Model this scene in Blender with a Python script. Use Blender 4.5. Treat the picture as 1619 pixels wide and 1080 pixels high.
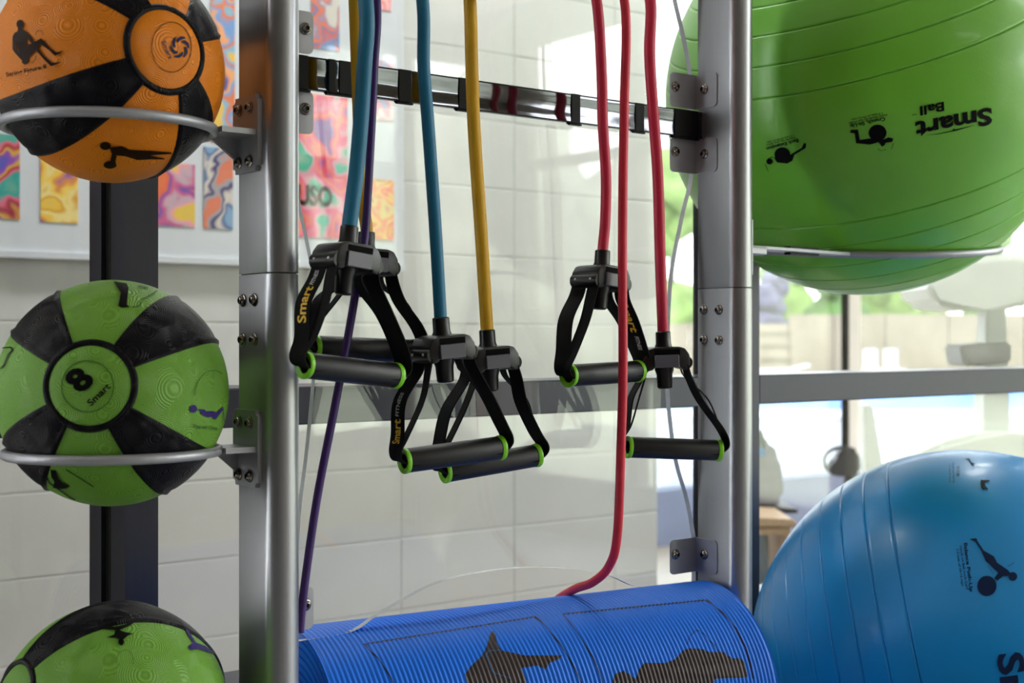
import bpy, bmesh, math, random
from mathutils import Vector, Matrix
from mathutils.geometry import tessellate_polygon

random.seed(7)
for o in list(bpy.data.objects):
    bpy.data.objects.remove(o, do_unlink=True)
SC = bpy.context.scene
COL = SC.collection
PI = math.pi

# ------------------------------------------------------------------ camera
F, CX, HY, CH = 2150.0, 810.0, 532.0, 1.365        # focal (px), centre column, horizon row, eye height (m)
TH = math.radians(37.7)
VD = Vector((math.sin(TH), math.cos(TH), 0))       # view direction
RD = Vector((math.cos(TH), -math.sin(TH), 0))      # to the right
UP = Vector((0, 0, 1))
CAM = Vector((0, 0, CH))
cam = bpy.data.cameras.new('camera')
camo = bpy.data.objects.new('camera', cam)
COL.objects.link(camo)
camo.location = CAM
camo.rotation_euler = (PI / 2, 0, -TH)
cam.sensor_width = 36.0
cam.lens = F / 1619 * 36
cam.shift_x = (809.5 - CX) / 1619
cam.shift_y = (HY - 540) / 1619
cam.clip_start = 0.05
cam.dof.use_dof = True
cam.dof.focus_distance = 1.66
cam.dof.aperture_fstop = 6.3
SC.camera = camo

# ------------------------------------------------------------------ light
SC.view_settings.view_transform = 'Standard'
SC.view_settings.look = 'None'
SC.view_settings.gamma = 1.0
SC.view_settings.use_curve_mapping = False
SC.view_settings.exposure = 0.0
w = bpy.data.worlds.new('overcast_sky')
SC.world = w
w.use_nodes = True
nt = w.node_tree
nt.nodes.clear()
tc = nt.nodes.new('ShaderNodeTexCoord')
sx = nt.nodes.new('ShaderNodeSeparateXYZ')
rp = nt.nodes.new('ShaderNodeValToRGB')
rp.color_ramp.elements[0].position = 0.0
rp.color_ramp.elements[0].color = (1.0, 1.0, 1.0, 1)
rp.color_ramp.elements[1].position = 1.0
rp.color_ramp.elements[1].color = (0.78, 0.88, 1.0, 1)
bg = nt.nodes.new('ShaderNodeBackground')
bg.inputs['Strength'].default_value = 12.0
wo = nt.nodes.new('ShaderNodeOutputWorld')
nt.links.new(tc.outputs['Generated'], sx.inputs[0])
nt.links.new(sx.outputs['Z'], rp.inputs[0])
nt.links.new(rp.outputs[0], bg.inputs['Color'])
nt.links.new(bg.outputs[0], wo.inputs[0])


def area(name, loc, rot, sxx, syy, power, color=(1, 1, 1), portal=False):
    l = bpy.data.lights.new(name, 'AREA')
    l.shape = 'RECTANGLE'
    l.size, l.size_y = sxx, syy
    l.energy = power
    l.color = color
    if portal:
        l.cycles.is_portal = True
    o = bpy.data.objects.new(name, l)
    COL.objects.link(o)
    o.location = loc
    o.rotation_euler = rot
    return o


GX0, GX1, GY0 = -2.6, 6.0, -5.0                    # the gym the camera stands in
WY = 1.69                                          # front of the window wall
HYF = 6.4                                          # far window wall of the hall behind it
CZ = 3.75
# portals only guide the sky light through the real window openings
area('gym_window_portal', (GX1 + 0.02, -1.7, 1.92), (0, PI / 2, 0), 3.05, 6.4, 1, portal=True)
area('hall_window_portal', (8.0, HYF + 0.02, 1.8), (PI / 2, 0, PI), 10.0, 2.9, 1, portal=True)


# fill light added overhead to brighten gym and hall (housings built further down)
FILL_LAMPS = [(1.25, 2.42), (2.6, 2.42), (3.9, 2.42), (5.2, 2.9)] + [(4.2, -2.6), (4.2, -0.6), (2.2, -3.4)]
for lx, ly in FILL_LAMPS:
    area('added_fill_light', (lx, ly, CZ - 0.075), (0, 0, 0), 1.2, 0.3, 32 if ly > 0 else 11, (1.0, 0.99, 0.98))


# ------------------------------------------------------------------ projection helpers
def raydir(px, py=HY):
    return VD + RD * ((px - CX) / F) + UP * ((HY - py) / F)


def onY(px, py, Y):
    d = raydir(px, py)
    return CAM + d * (Y / d.y)


def onX(px, py, X):
    d = raydir(px, py)
    return CAM + d * (X / d.x)


def at(px, py, depth):
    return CAM + raydir(px, py) * depth


def vl(depth, lat, z):                              # view aligned ground coordinates (the pool side)
    p = VD * depth + RD * lat
    return Vector((p.x, p.y, z))


# ------------------------------------------------------------------ materials
def lin(h):
    h = h.lstrip('#')
    c = [int(h[i:i + 2], 16) / 255 for i in (0, 2, 4)]
    return tuple(x / 12.92 if x <= 0.04045 else ((x + 0.055) / 1.055) ** 2.4 for x in c) + (1,)


def mat(name, col, rough=0.5, metal=0.0, noise=0.0, nscale=20.0, bump=0.0, bscale=200.0, coat=0.0, spec=0.5, sss=0.0, stretch=None):
    m = bpy.data.materials.new(name)
    m.use_nodes = True
    t = m.node_tree
    b = t.nodes['Principled BSDF']
    c = lin(col) if isinstance(col, str) else col
    b.inputs['Base Color'].default_value = c
    b.inputs['Roughness'].default_value = rough
    b.inputs['Metallic'].default_value = metal
    b.inputs['Specular IOR Level'].default_value = spec
    b.inputs['Coat Weight'].default_value = coat
    b.inputs['Coat Roughness'].default_value = 0.1
    tcn = t.nodes.new('ShaderNodeTexCoord')
    vec = tcn.outputs['Object']
    if stretch:
        mp = t.nodes.new('ShaderNodeMapping')
        mp.inputs['Scale'].default_value = stretch
        t.links.new(vec, mp.inputs[0])
        vec = mp.outputs[0]
    if noise > 0:
        n = t.nodes.new('ShaderNodeTexNoise')
        n.inputs['Scale'].default_value = nscale
        n.inputs['Detail'].default_value = 3
        t.links.new(vec, n.inputs['Vector'])
        r = t.nodes.new('ShaderNodeMapRange')
        r.inputs[1].default_value = 0.3
        r.inputs[2].default_value = 0.7
        r.inputs[3].default_value = 1 - noise
        r.inputs[4].default_value = 1 + noise
        t.links.new(n.outputs['Fac'], r.inputs[0])
        mx = t.nodes.new('ShaderNodeVectorMath')
        mx.operation = 'SCALE'
        mx.inputs[0].default_value = c[:3]
        t.links.new(r.outputs[0], mx.inputs['Scale'])
        t.links.new(mx.outputs[0], b.inputs['Base Color'])
    if bump > 0:
        n2 = t.nodes.new('ShaderNodeTexNoise')
        n2.inputs['Scale'].default_value = bscale
        n2.inputs['Detail'].default_value = 2
        t.links.new(vec, n2.inputs['Vector'])
        bp = t.nodes.new('ShaderNodeBump')
        bp.inputs['Strength'].default_value = bump
        bp.inputs['Distance'].default_value = 0.001
        t.links.new(n2.outputs['Fac'], bp.inputs['Height'])
        t.links.new(bp.outputs[0], b.inputs['Normal'])
    return m


def rubber_scale(name, col, rough=0.5, spec=0.35):
    """moulded rubber whose fine relief runs in overlapping arcs, as on a medicine ball"""
    m = mat(name, col, rough, spec=spec)
    t = m.node_tree
    b = t.nodes['Principled BSDF']
    tcn = t.nodes.new('ShaderNodeTexCoord')
    v = t.nodes.new('ShaderNodeTexVoronoi')
    v.inputs['Scale'].default_value = 30
    v.feature = 'F1'
    t.links.new(tcn.outputs['Object'], v.inputs['Vector'])
    mu = t.nodes.new('ShaderNodeMath')
    mu.operation = 'MULTIPLY'
    mu.inputs[1].default_value = 120
    t.links.new(v.outputs['Distance'], mu.inputs[0])
    s = t.nodes.new('ShaderNodeMath')
    s.operation = 'SINE'
    t.links.new(mu.outputs[0], s.inputs[0])
    v2 = t.nodes.new('ShaderNodeTexVoronoi')
    v2.inputs['Scale'].default_value = 520
    t.links.new(tcn.outputs['Object'], v2.inputs['Vector'])
    ad = t.nodes.new('ShaderNodeMath')
    ad.operation = 'MULTIPLY_ADD'
    ad.inputs[1].default_value = -0.6
    t.links.new(v2.outputs['Distance'], ad.inputs[0])
    t.links.new(s.outputs[0], ad.inputs[2])
    bp = t.nodes.new('ShaderNodeBump')
    bp.inputs['Strength'].default_value = 0.4
    bp.inputs['Distance'].default_value = 0.0006
    t.links.new(ad.outputs[0], bp.inputs['Height'])
    t.links.new(bp.outputs[0], b.inputs['Normal'])
    c = lin(col)
    r = t.nodes.new('ShaderNodeMapRange')
    r.inputs[1].default_value = -1.3
    r.inputs[2].default_value = 0.6
    r.inputs[3].default_value = 0.78
    r.inputs[4].default_value = 1.06
    t.links.new(ad.outputs[0], r.inputs[0])
    mx = t.nodes.new('ShaderNodeVectorMath')
    mx.operation = 'SCALE'
    mx.inputs[0].default_value = c[:3]
    t.links.new(r.outputs[0], mx.inputs['Scale'])
    t.links.new(mx.outputs[0], b.inputs['Base Color'])
    return m


def glass(name, tint=(0.97, 0.98, 0.97), ior=1.5, gain=1.0):
    m = bpy.data.materials.new(name)
    m.use_nodes = True
    t = m.node_tree
    t.nodes.clear()
    o = t.nodes.new('ShaderNodeOutputMaterial')
    tr = t.nodes.new('ShaderNodeBsdfTransparent')
    tr.inputs[0].default_value = tint + (1,)
    gl = t.nodes.new('ShaderNodeBsdfGlossy')
    gl.inputs['Roughness'].default_value = 0.02
    fr = t.nodes.new('ShaderNodeFresnel')
    fr.inputs['IOR'].default_value = ior
    g = t.nodes.new('ShaderNodeNewGeometry')
    # fresnel as seen from outside for both faces of the sheet
    ll = t.nodes.new('ShaderNodeMath')
    ll.operation = 'MULTIPLY_ADD'
    ll.inputs[1].default_value = (1 / ior - ior)
    ll.inputs[2].default_value = ior
    t.links.new(g.outputs['Backfacing'], ll.inputs[0])
    # Blender inverts the index on back faces itself: cancel that, so that no total reflection appears
    iv = t.nodes.new('ShaderNodeMath')
    iv.operation = 'MULTIPLY'
    iv.inputs[1].default_value = 1.0
    t.links.new(ll.outputs[0], iv.inputs[0])
    t.links.new(iv.outputs[0], fr.inputs['IOR'])
    mu = t.nodes.new('ShaderNodeMath')
    mu.operation = 'MULTIPLY'
    mu.use_clamp = True
    mu.inputs[1].default_value = gain
    t.links.new(fr.outputs[0], mu.inputs[0])
    mx = t.nodes.new('ShaderNodeMixShader')
    t.links.new(mu.outputs[0], mx.inputs[0])
    t.links.new(tr.outputs[0], mx.inputs[1])
    t.links.new(gl.outputs[0], mx.inputs[2])
    t.links.new(mx.outputs[0], o.inputs[0])
    return m


def poster_mat(name, cols, scale, seed):
    m = bpy.data.materials.new(name)
    m.use_nodes = True
    t = m.node_tree
    b = t.nodes['Principled BSDF']
    b.inputs['Roughness'].default_value = 0.6
    tcn = t.nodes.new('ShaderNodeTexCoord')
    mp = t.nodes.new('ShaderNodeMapping')
    mp.inputs['Location'].default_value = (seed * 3.1, seed * 1.7, seed * 0.9)
    t.links.new(tcn.outputs['Object'], mp.inputs[0])
    n = t.nodes.new('ShaderNodeTexNoise')
    n.inputs['Scale'].default_value = scale
    n.inputs['Detail'].default_value = 1.5
    n.inputs['Distortion'].default_value = 0.3
    t.links.new(mp.outputs[0], n.inputs['Vector'])
    r = t.nodes.new('ShaderNodeValToRGB')
    r.color_ramp.interpolation = 'EASE'
    els = r.color_ramp.elements
    k = len(cols)
    els[0].position = 0.0
    els[0].color = lin(cols[0])
    els[1].position = 0.36
    els[1].color = lin(cols[1])
    for i in range(2, k):
        e = els.new(0.36 + 0.28 * (i - 1) / max(1, k - 2))
        e.color = lin(cols[i])
    t.links.new(n.outputs['Fac'], r.inputs[0])
    t.links.new(r.outputs[0], b.inputs['Base Color'])
    return m


M = dict(
    alu=mat('satin_aluminium', '#a8a9ad', 0.36, 0.85, noise=0.03, nscale=8, stretch=(60, 60, 1.5)),
    alu2=mat('silver_paint', '#a9aab0', 0.4, 0.45, noise=0.04, nscale=60),
    steel=mat('bolt_steel', '#8d8680', 0.2, 1.0, noise=0.1, nscale=300),
    dark=mat('socket_dark', '#151413', 0.5, 0.5),
    acrylic=glass('clear_acrylic', (0.975, 0.985, 0.98), 1.49, 1.0),
    edge=mat('polished_acrylic_edge', '#c9cdd0', 0.2, spec=0.6, noise=0.08, nscale=40),
    pane=glass('window_glass', (0.96, 0.975, 0.97), 1.52, 1.0),
    bar=mat('polished_black_bar', '#5a5c60', 0.05, 1.0, bump=0.12, bscale=12, stretch=(1.5, 1, 4)),
    wrap=mat('black_rubber_wrap', '#060606', 0.55, spec=0.2, bump=0.2, bscale=900),
    plastic=mat('black_moulded_plastic', '#0c0c0e', 0.36, bump=0.15, bscale=900),
    plate=mat('grey_buckle_plastic', '#5a5a64', 0.3, bump=0.1, bscale=900),
    web=mat('black_webbing', '#0a0a0b', 0.8, spec=0.2, bump=0.8, bscale=1400),
    foam=mat('black_foam', '#0b0b0f', 0.4, spec=0.5, bump=0.3, bscale=1600),
    green_ring=mat('lime_plastic', '#7fd11c', 0.35),
    rivet=mat('white_rivet', '#d8d8dc', 0.3, 0.4),
    t_blue=mat('teal_latex', '#1d6f92', 0.48, noise=0.06, nscale=40, spec=0.4, bump=0.2, bscale=700),
    t_yellow=mat('yellow_latex', '#d9a51a', 0.5, noise=0.06, nscale=40, spec=0.4, bump=0.2, bscale=700),
    t_purple=mat('purple_latex', '#3c1d66', 0.42, noise=0.08, nscale=40),
    t_red=mat('red_latex', '#c92346', 0.45, noise=0.07, nscale=30, spec=0.45, bump=0.2, bscale=700),
    t_red2=mat('bright_red_latex', '#d62840', 0.45, noise=0.07, nscale=30, spec=0.45),
    orange=rubber_scale('orange_rubber', '#f08806', 0.5),
    green=rubber_scale('green_rubber', '#74ab3a', 0.45),
    charcoal=rubber_scale('charcoal_rubber', '#100e14', 0.38, 0.14),
    ink=mat('black_ink', '#0b0a0c', 0.5, spec=0.1),
    ink_brown=mat('brown_black_ink', '#281409', 0.55, spec=0.1),
    ink_violet=mat('violet_ink', '#3a2a72', 0.5, spec=0.1),
    ink_navy=mat('navy_ink', '#1c2c52', 0.5, spec=0.1),
    ink_grey=mat('faded_ink', '#3f6a2a', 0.6, spec=0.2),
    ink_yellow=mat('yellow_thread', '#e0b020', 0.6),
    ink_white=mat('white_thread', '#b8b8b8', 0.6),
    gball=mat('green_vinyl', '#79c83c', 0.33, noise=0.1, nscale=5, spec=0.5, bump=0.15, bscale=500, coat=0.15),
    bball=mat('blue_vinyl', '#0c9aea', 0.33, noise=0.09, nscale=5, spec=0.5, bump=0.15, bscale=500, coat=0.15),
    mat_blue=mat('blue_foam_mat', '#0272ea', 0.46, noise=0.05, nscale=9, spec=0.35),
    mat_print=mat('dark_mat_print', '#3a2e2e', 0.45, spec=0.5),
    mat_line=mat('dark_mat_line', '#12234e', 0.5),
    frame=mat('bronze_anodised_frame', '#3e3d48', 0.3, 0.45, noise=0.04, nscale=10, stretch=(40, 40, 1)),
    frame_dark=mat('dark_gasket', '#060606', 0.8, spec=0.1),
    dimming=glass('dimming_glass', (0.64, 0.65, 0.66), 1.5, 1.0),
    block=mat('painted_block', '#cfcdcb', 0.6, noise=0.03, nscale=6, bump=0.3, bscale=120),
    joint=mat('painted_joint', '#c6c4c2', 0.8, noise=0.04, nscale=20),
    board=mat('white_board', '#d5d7de', 0.5, noise=0.015, nscale=4),
    gym_wall=mat('beige_gym_wall', '#8a8171', 0.8, noise=0.04, nscale=3),
    gym_dark=mat('taupe_gym_wall', '#3c3731', 0.8, noise=0.05, nscale=3),
    ceiling=mat('beige_ceiling', '#c8bfb0', 0.8, noise=0.03, nscale=4),
    gym_floor=mat('grey_rubber_floor', '#918f92', 0.6, noise=0.15, nscale=120),
    hall_floor=mat('beige_hall_floor', '#b5a99a', 0.5, noise=0.06, nscale=3),
    knee=mat('slate_sill_panel', '#6b7088', 0.6, noise=0.05, nscale=6),
    deck=mat('white_pool_deck', '#a2a2a6', 0.8, noise=0.05, nscale=1.0),
    coping=mat('white_coping', '#c2c2c6', 0.7, noise=0.03, nscale=2),
    water=mat('pool_water', '#2f78c0', 0.35, spec=0.1, noise=0.12, nscale=0.4, bump=0.3, bscale=2),
    fence=mat('tan_block_fence', '#9a8d78', 0.85, noise=0.06, nscale=0.8),
    hole=mat('shaded_fence_hole', '#6e6252', 0.9),
    lawn=mat('lawn_green', '#9c9e84', 0.9, noise=0.2, nscale=0.5),
    leaf=mat('leaf_green', '#5a7d38', 0.7, noise=0.35, nscale=1.6, bump=0.8, bscale=6),
    leaf2=mat('leaf_light_green', '#8aa356', 0.7, noise=0.3, nscale=1.6, bump=0.8, bscale=6),
    leaf3b=mat('hedge_green', '#a9aa98', 0.8, noise=0.3, nscale=0.9, bump=0.8, bscale=6),
    leaf3=mat('leaf_plum', '#5b5570', 0.7, noise=0.3, nscale=2, bump=0.8, bscale=6),
    bark=mat('bark', '#5a4a3c', 0.9, noise=0.2, nscale=6, bump=0.8, bscale=12),
    pale=mat('haze_pale_machine', '#dde0da', 0.5, noise=0.03, nscale=5),  # paled to carry the haze of a reflection
    midgrey=mat('mid_grey_shroud', '#777279', 0.5, noise=0.04, nscale=5),
    black=mat('black_machine_rubber', '#0c0c0e', 0.5, noise=0.1, nscale=30),
    bluespot=mat('blue_trim', '#1f6fb0', 0.5),
    white=mat('white_plastic', '#d9d9dc', 0.5, noise=0.02, nscale=5),
    wood=mat('light_wood', '#b79d80', 0.5, noise=0.12, nscale=6, stretch=(1, 12, 12)),
    column=mat('grey_brown_column', '#b5aea8', 0.7, noise=0.05, nscale=4),
)


# ------------------------------------------------------------------ object helpers
def link(name, bm, m, parent=None, smooth=False, loc=None):
    bmesh.ops.recalc_face_normals(bm, faces=bm.faces)
    me = bpy.data.meshes.new(name)
    bm.to_mesh(me)
    bm.free()
    if smooth:
        me.shade_smooth()
    me.materials.append(m)
    o = bpy.data.objects.new(name, me)
    COL.objects.link(o)
    if parent is not None:
        o.parent = parent
    if loc is not None:
        o.location = loc
    return o


def auto_smooth(o, deg=35):
    """smooth shading with sharp edges kept"""
    me = o.data
    bm = bmesh.new()
    bm.from_mesh(me)
    for f in bm.faces:
        f.smooth = True
    for e in bm.edges:
        e.smooth = not (len(e.link_faces) == 2 and e.calc_face_angle(0) > math.radians(deg))
    bm.to_mesh(me)
    bm.free()
    return o


def tag(o, label=None, cat=None, group=None, kind=None):
    if label:
        o['label'] = label
    if cat:
        o['category'] = cat
    if group:
        o['group'] = group
    if kind:
        o['kind'] = kind
    return o


def empty(name, loc=(0, 0, 0)):
    o = bpy.data.objects.new(name, None)
    COL.objects.link(o)
    o.location = loc
    o.empty_display_size = 0.05
    return o


def box(bm, x0, x1, y0, y1, z0, z1, mtx=None):
    vs = [Vector((x, y, z)) for x in (x0, x1) for y in (y0, y1) for z in (z0, z1)]
    if mtx is not None:
        vs = [mtx @ v for v in vs]
    v = [bm.verts.new(p) for p in vs]
    for f in ((0, 1, 3, 2), (4, 6, 7, 5), (0, 4, 5, 1), (2, 3, 7, 6), (0, 2, 6, 4), (1, 5, 7, 3)):
        bm.faces.new([v[i] for i in f])
    return v


def bevel(bm, w, seg=2):
    bmesh.ops.bevel(bm, geom=list(bm.edges), offset=w, segments=seg, affect='EDGES', profile=0.5, clamp_overlap=True)


def boxobj(name, m, x0, x1, y0, y1, z0, z1, parent=None, bev=0.0, seg=2):
    bm = bmesh.new()
    c = Vector(((x0 + x1) / 2, (y0 + y1) / 2, (z0 + z1) / 2))
    box(bm, x0 - c.x, x1 - c.x, y0 - c.y, y1 - c.y, z0 - c.z, z1 - c.z)
    if bev:
        bevel(bm, bev, seg)
    pl = parent.matrix_basis.translation if parent is not None else Vector()
    # parents used with boxobj are unrotated empties or meshes; give world coordinates
    p = parent
    off = Vector()
    while p is not None:
        off += p.location
        p = p.parent
    return link(name, bm, m, parent, loc=c - off)


def prism(bm, poly, axis, a, b):
    """closed 2D polygon extruded along an axis from a to b"""
    def P(u, v, t):
        return {'x': (t, u, v), 'y': (u, t, v), 'z': (u, v, t)}[axis]
    A = [bm.verts.new(P(u, v, a)) for u, v in poly]
    B = [bm.verts.new(P(u, v, b)) for u, v in poly]
    n = len(poly)
    for i in range(n):
        j = (i + 1) % n
        bm.faces.new((A[i], A[j], B[j], B[i]))
    bm.faces.new(A[::-1])
    bm.faces.new(B)


def catmull(pts, sub=8):
    pts = [Vector(p) for p in pts]
    out = []
    n = len(pts)
    for i in range(n - 1):
        p0 = pts[max(i - 1, 0)]
        p1, p2 = pts[i], pts[i + 1]
        p3 = pts[min(i + 2, n - 1)]
        for k in range(sub):
            t = k / sub
            out.append(0.5 * ((2 * p1) + (p2 - p0) * t + (2 * p0 - 5 * p1 + 4 * p2 - p3) * t * t + (3 * p1 - p0 - 3 * p2 + p3) * t ** 3))
    out.append(pts[-1])
    return out


def tube(bm, path, r, seg=14, closed=False, caps=True):
    n = len(path)
    rad = r if callable(r) else (lambda t: r)
    rings = []
    ref = None
    for i, p in enumerate(path):
        a = path[(i - 1) % n] if (closed or i > 0) else path[i]
        b = path[(i + 1) % n] if (closed or i < n - 1) else path[i]
        t = (b - a).normalized()
        if ref is None:
            ref = t.orthogonal().normalized()
        ref = (ref - t * ref.dot(t)).normalized()
        bi = t.cross(ref)
        rr = rad(i / max(1, n - 1))
        rings.append([bm.verts.new(p + (ref * math.cos(2 * PI * k / seg) + bi * math.sin(2 * PI * k / seg)) * rr) for k in range(seg)])
    for i in range(n if closed else n - 1):
        A, B = rings[i], rings[(i + 1) % n]
        off = 0
        if closed and i == n - 1:
            off = min(range(seg), key=lambda q: (A[0].co - B[q].co).length)
        for k in range(seg):
            bm.faces.new((A[k], A[(k + 1) % seg], B[(k + 1 + off) % seg], B[(k + off) % seg]))
    if caps and not closed:
        bm.faces.new(rings[0][::-1])
        bm.faces.new(rings[-1])


def lathe(bm, prof, seg=24, mtx=None, closed=False):
    """(r, z) profile about Z"""
    rings = []
    for r, z in prof:
        if r < 1e-6:
            p = Vector((0, 0, z))
            rings.append([bm.verts.new(mtx @ p if mtx else p)])
        else:
            rr = []
            for k in range(seg):
                a = 2 * PI * k / seg
                p = Vector((r * math.cos(a), r * math.sin(a), z))
                rr.append(bm.verts.new(mtx @ p if mtx else p))
            rings.append(rr)
    m = len(rings)
    for i in range(m if closed else m - 1):
        A, B = rings[i], rings[(i + 1) % m]
        for k in range(seg):
            j = (k + 1) % seg
            if len(A) == 1 and len(B) == 1:
                continue
            if len(A) == 1:
                bm.faces.new((A[0], B[j], B[k]))
            elif len(B) == 1:
                bm.faces.new((A[k], A[j], B[0]))
            else:
                bm.faces.new((A[k], A[j], B[j], B[k]))


def axis_matrix(pos, zdir, xhint=None):
    z = Vector(zdir).normalized()
    x = (Vector(xhint) if xhint is not None else z.orthogonal())
    x = (x - z * x.dot(z)).normalized()
    y = z.cross(x)
    m = Matrix((x, y, z)).transposed().to_4x4()
    m.translation = pos
    return m


# ---- flat prints laid on a real surface: 2D triangles -> subdivided -> mapped
def flat_mesh(polys, maxlen):
    """polys: list of closed 2D polygons (x, y); returns bmesh in the plane"""
    bm = bmesh.new()
    for poly in polys:
        pts = [Vector((x, y, 0)) for x, y in poly]
        vs = [bm.verts.new(p) for p in pts]
        for tri in tessellate_polygon([pts]):
            try:
                bm.faces.new([vs[i] for i in tri])
            except ValueError:
                pass
    refine(bm, maxlen)
    return bm


def refine(bm, maxlen):
    for _ in range(7):
        es = [e for e in bm.edges if e.calc_length() > maxlen]
        if not es:
            break
        bmesh.ops.subdivide_edges(bm, edges=es, cuts=1, use_grid_fill=False)
        bmesh.ops.triangulate(bm, faces=[f for f in bm.faces if len(f.verts) > 3])


def text_mesh(txt, weight=0.0, shear=0.0, spacing=1.0):
    cu = bpy.data.curves.new('txt', 'FONT')
    cu.body = txt
    cu.size = 1.0
    cu.offset = weight
    cu.shear = shear
    cu.space_character = spacing
    cu.resolution_u = 3
    to = bpy.data.objects.new('txt', cu)
    COL.objects.link(to)
    dg = bpy.context.evaluated_depsgraph_get()
    me = to.evaluated_get(dg).to_mesh()
    bm = bmesh.new()
    bm.from_mesh(me)
    to.evaluated_get(dg).to_mesh_clear()
    bpy.data.objects.remove(to)
    bpy.data.curves.remove(cu)
    bmesh.ops.triangulate(bm, faces=list(bm.faces))
    return bm


def text_px(txt, start, end, height, weight=0.0, shear=0.0, up=None):
    """text whose baseline runs from start to end in photograph pixels; height = size of a capital in px"""
    bm = text_mesh(txt, weight, shear)
    xs = [v.co.x for v in bm.verts]
    x0, x1 = min(xs), max(xs)
    s, e = Vector((start[0], start[1], 0)), Vector((end[0], end[1], 0))
    d = e - s
    if up is None:
        u = Vector((d.y, -d.x, 0)).normalized()      # image y runs down
    else:
        u = Vector((up[0], up[1], 0)).normalized()
    for v in bm.verts:
        a = (v.co.x - x0) / (x1 - x0)
        v.co = s + d * a + u * (v.co.y / 0.69 * height)
    return bm


def strip(pts, wd):
    """a thin line as a polygon list (quads)"""
    out = []
    for (x0, y0), (x1, y1) in zip(pts[:-1], pts[1:]):
        dx, dy = x1 - x0, y1 - y0
        l = math.hypot(dx, dy) or 1
        nx, ny = -dy / l * wd / 2, dx / l * wd / 2
        ex, ey = dx / l * wd * .2, dy / l * wd * .2
        out.append([(x0 + nx - ex, y0 + ny - ey), (x1 + nx + ex, y1 + ny + ey), (x1 - nx + ex, y1 - ny + ey), (x0 - nx - ex, y0 - ny - ey)])
    return out


def circ(cx, cy, rx, ry=None, n=20):
    ry = ry or rx
    return [(cx + rx * math.cos(2 * PI * k / n), cy + ry * math.sin(2 * PI * k / n)) for k in range(n)]


def arcpts(cx, cy, rx, ry, a0, a1, n=12):
    return [(cx + rx * math.cos(math.radians(a0 + (a1 - a0) * k / n)), cy + ry * math.sin(math.radians(a0 + (a1 - a0) * k / n))) for k in range(n + 1)]


def crop(pts, s, ox=0, oy=0):
    return [(x / s + ox, y / s + oy) for x, y in pts]


def sphere_hit(px, py, C, R):
    d = raydir(px, py).normalized()
    oc = CAM - C
    b = oc.dot(d)
    c = oc.dot(oc) - R * R
    disc = b * b - c
    if disc < 0:
        p = CAM + d * (-b)                           # just past the outline: pull to the rim
        return C + (p - C).normalized() * R
    return CAM + d * (-b - math.sqrt(disc))


def ball_print(name, bm, C, R, m, parent, lift=0.0012):
    for v in bm.verts:
        p = sphere_hit(v.co.x, v.co.y, C, R)
        v.co = (p - C).normalized() * (R + lift)     # local to the ball
    bmesh.ops.recalc_face_normals(bm, faces=bm.faces)
    return link(name, bm, m, parent)


def ball_poly(name, polys, C, R, m, parent, lift=0.0012):
    return ball_print(name, flat_mesh(polys, 9), C, R, m, parent, lift)


def ball_text(name, txt, s, e, h, C, R, m, parent, weight=0.0, shear=0.0, up=None, lift=0.0013):
    bm = text_px(txt, s, e, h, weight, shear, up)
    refine(bm, 12)
    return ball_print(name, bm, C, R, m, parent, lift)


def blob(bm, c, r, seed, amp=0.25, sub=3, sq=(1, 1, 1)):
    rnd = random.Random(seed)
    res = bmesh.ops.create_icosphere(bm, subdivisions=sub, radius=1.0)
    dirs = [Vector((rnd.uniform(-1, 1), rnd.uniform(-1, 1), rnd.uniform(-1, 1))).normalized() for _ in range(26)]
    for v in res['verts']:
        n = v.co.normalized()
        k = 1 + amp * sum(max(0, n.dot(d) - 0.82) * 5 for d in dirs) - amp * .5
        v.co = Vector((n.x * sq[0], n.y * sq[1], n.z * sq[2])) * r * k + Vector(c)


# ================================================================== THE SETTING
def struct(o):
    o['kind'] = 'structure'
    return o


# floor, pool deck, pool, lawn
bm = bmesh.new()
box(bm, GX0, GX1, GY0, WY + 0.1, -0.12, 0)
struct(link('floor', bm, M['gym_floor']))
bm = bmesh.new()
box(bm, GX0, 13.0, WY + 0.1, HYF, -0.12, 0)
struct(link('floor_hall', bm, M['hall_floor']))
# walls and ceiling of the gym behind the camera
struct(boxobj('wall_left', M['gym_dark'], GX0 - 0.15, GX0, GY0, WY + 0.1, 0, CZ))
bm = bmesh.new()
box(bm, GX0 - 0.15, 4.3, GY0 - 0.15, GY0, 0, CZ)
box(bm, 4.3, GX1 - 0.1, GY0 - 0.15, GY0, 0, 0.7)
box(bm, 4.3, GX1 - 0.1, GY0 - 0.15, GY0, 3.3, CZ)
box(bm, GX1 - 0.1, GX1 + 0.1, GY0 - 0.15, GY0, 0, CZ)
struct(link('wall_rear', bm, M['gym_wall']))
bm = bmesh.new()
box(bm, GX1, GX1 + 0.15, GY0, WY + 0.2, 0, 0.4)
box(bm, GX1, GX1 + 0.15, GY0, WY + 0.2, 3.45, CZ)
box(bm, GX1, GX1 + 0.15, 1.45, WY + 0.2, 0.4, 3.45)
struct(link('wall_right', bm, M['gym_wall']))
struct(boxobj('ceiling', M['ceiling'], GX0 - 0.15, GX1 + 0.15, GY0 - 0.15, WY + 0.1, CZ, CZ + 0.15))
struct(boxobj('ceiling_hall', M['ceiling'], GX0 - 0.15, 13.0, WY + 0.1, HYF + 0.1, CZ, CZ + 0.15))
win2 = struct(empty('window_2', (GX1 + 0.05, 0, 0)))
for k in range(6):
    y = -5.0 + 1.2 * k + (0.05 if k == 0 else 0)
    boxobj('mullion', M['gym_wall'], GX1 + 0.02, GX1 + 0.12, y, y + 0.12, 0.4, 3.45, win2)
boxobj('transom', M['gym_wall'], GX1 + 0.03, GX1 + 0.11, -5.0, 1.5, 2.55, 2.62, win2)
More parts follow.
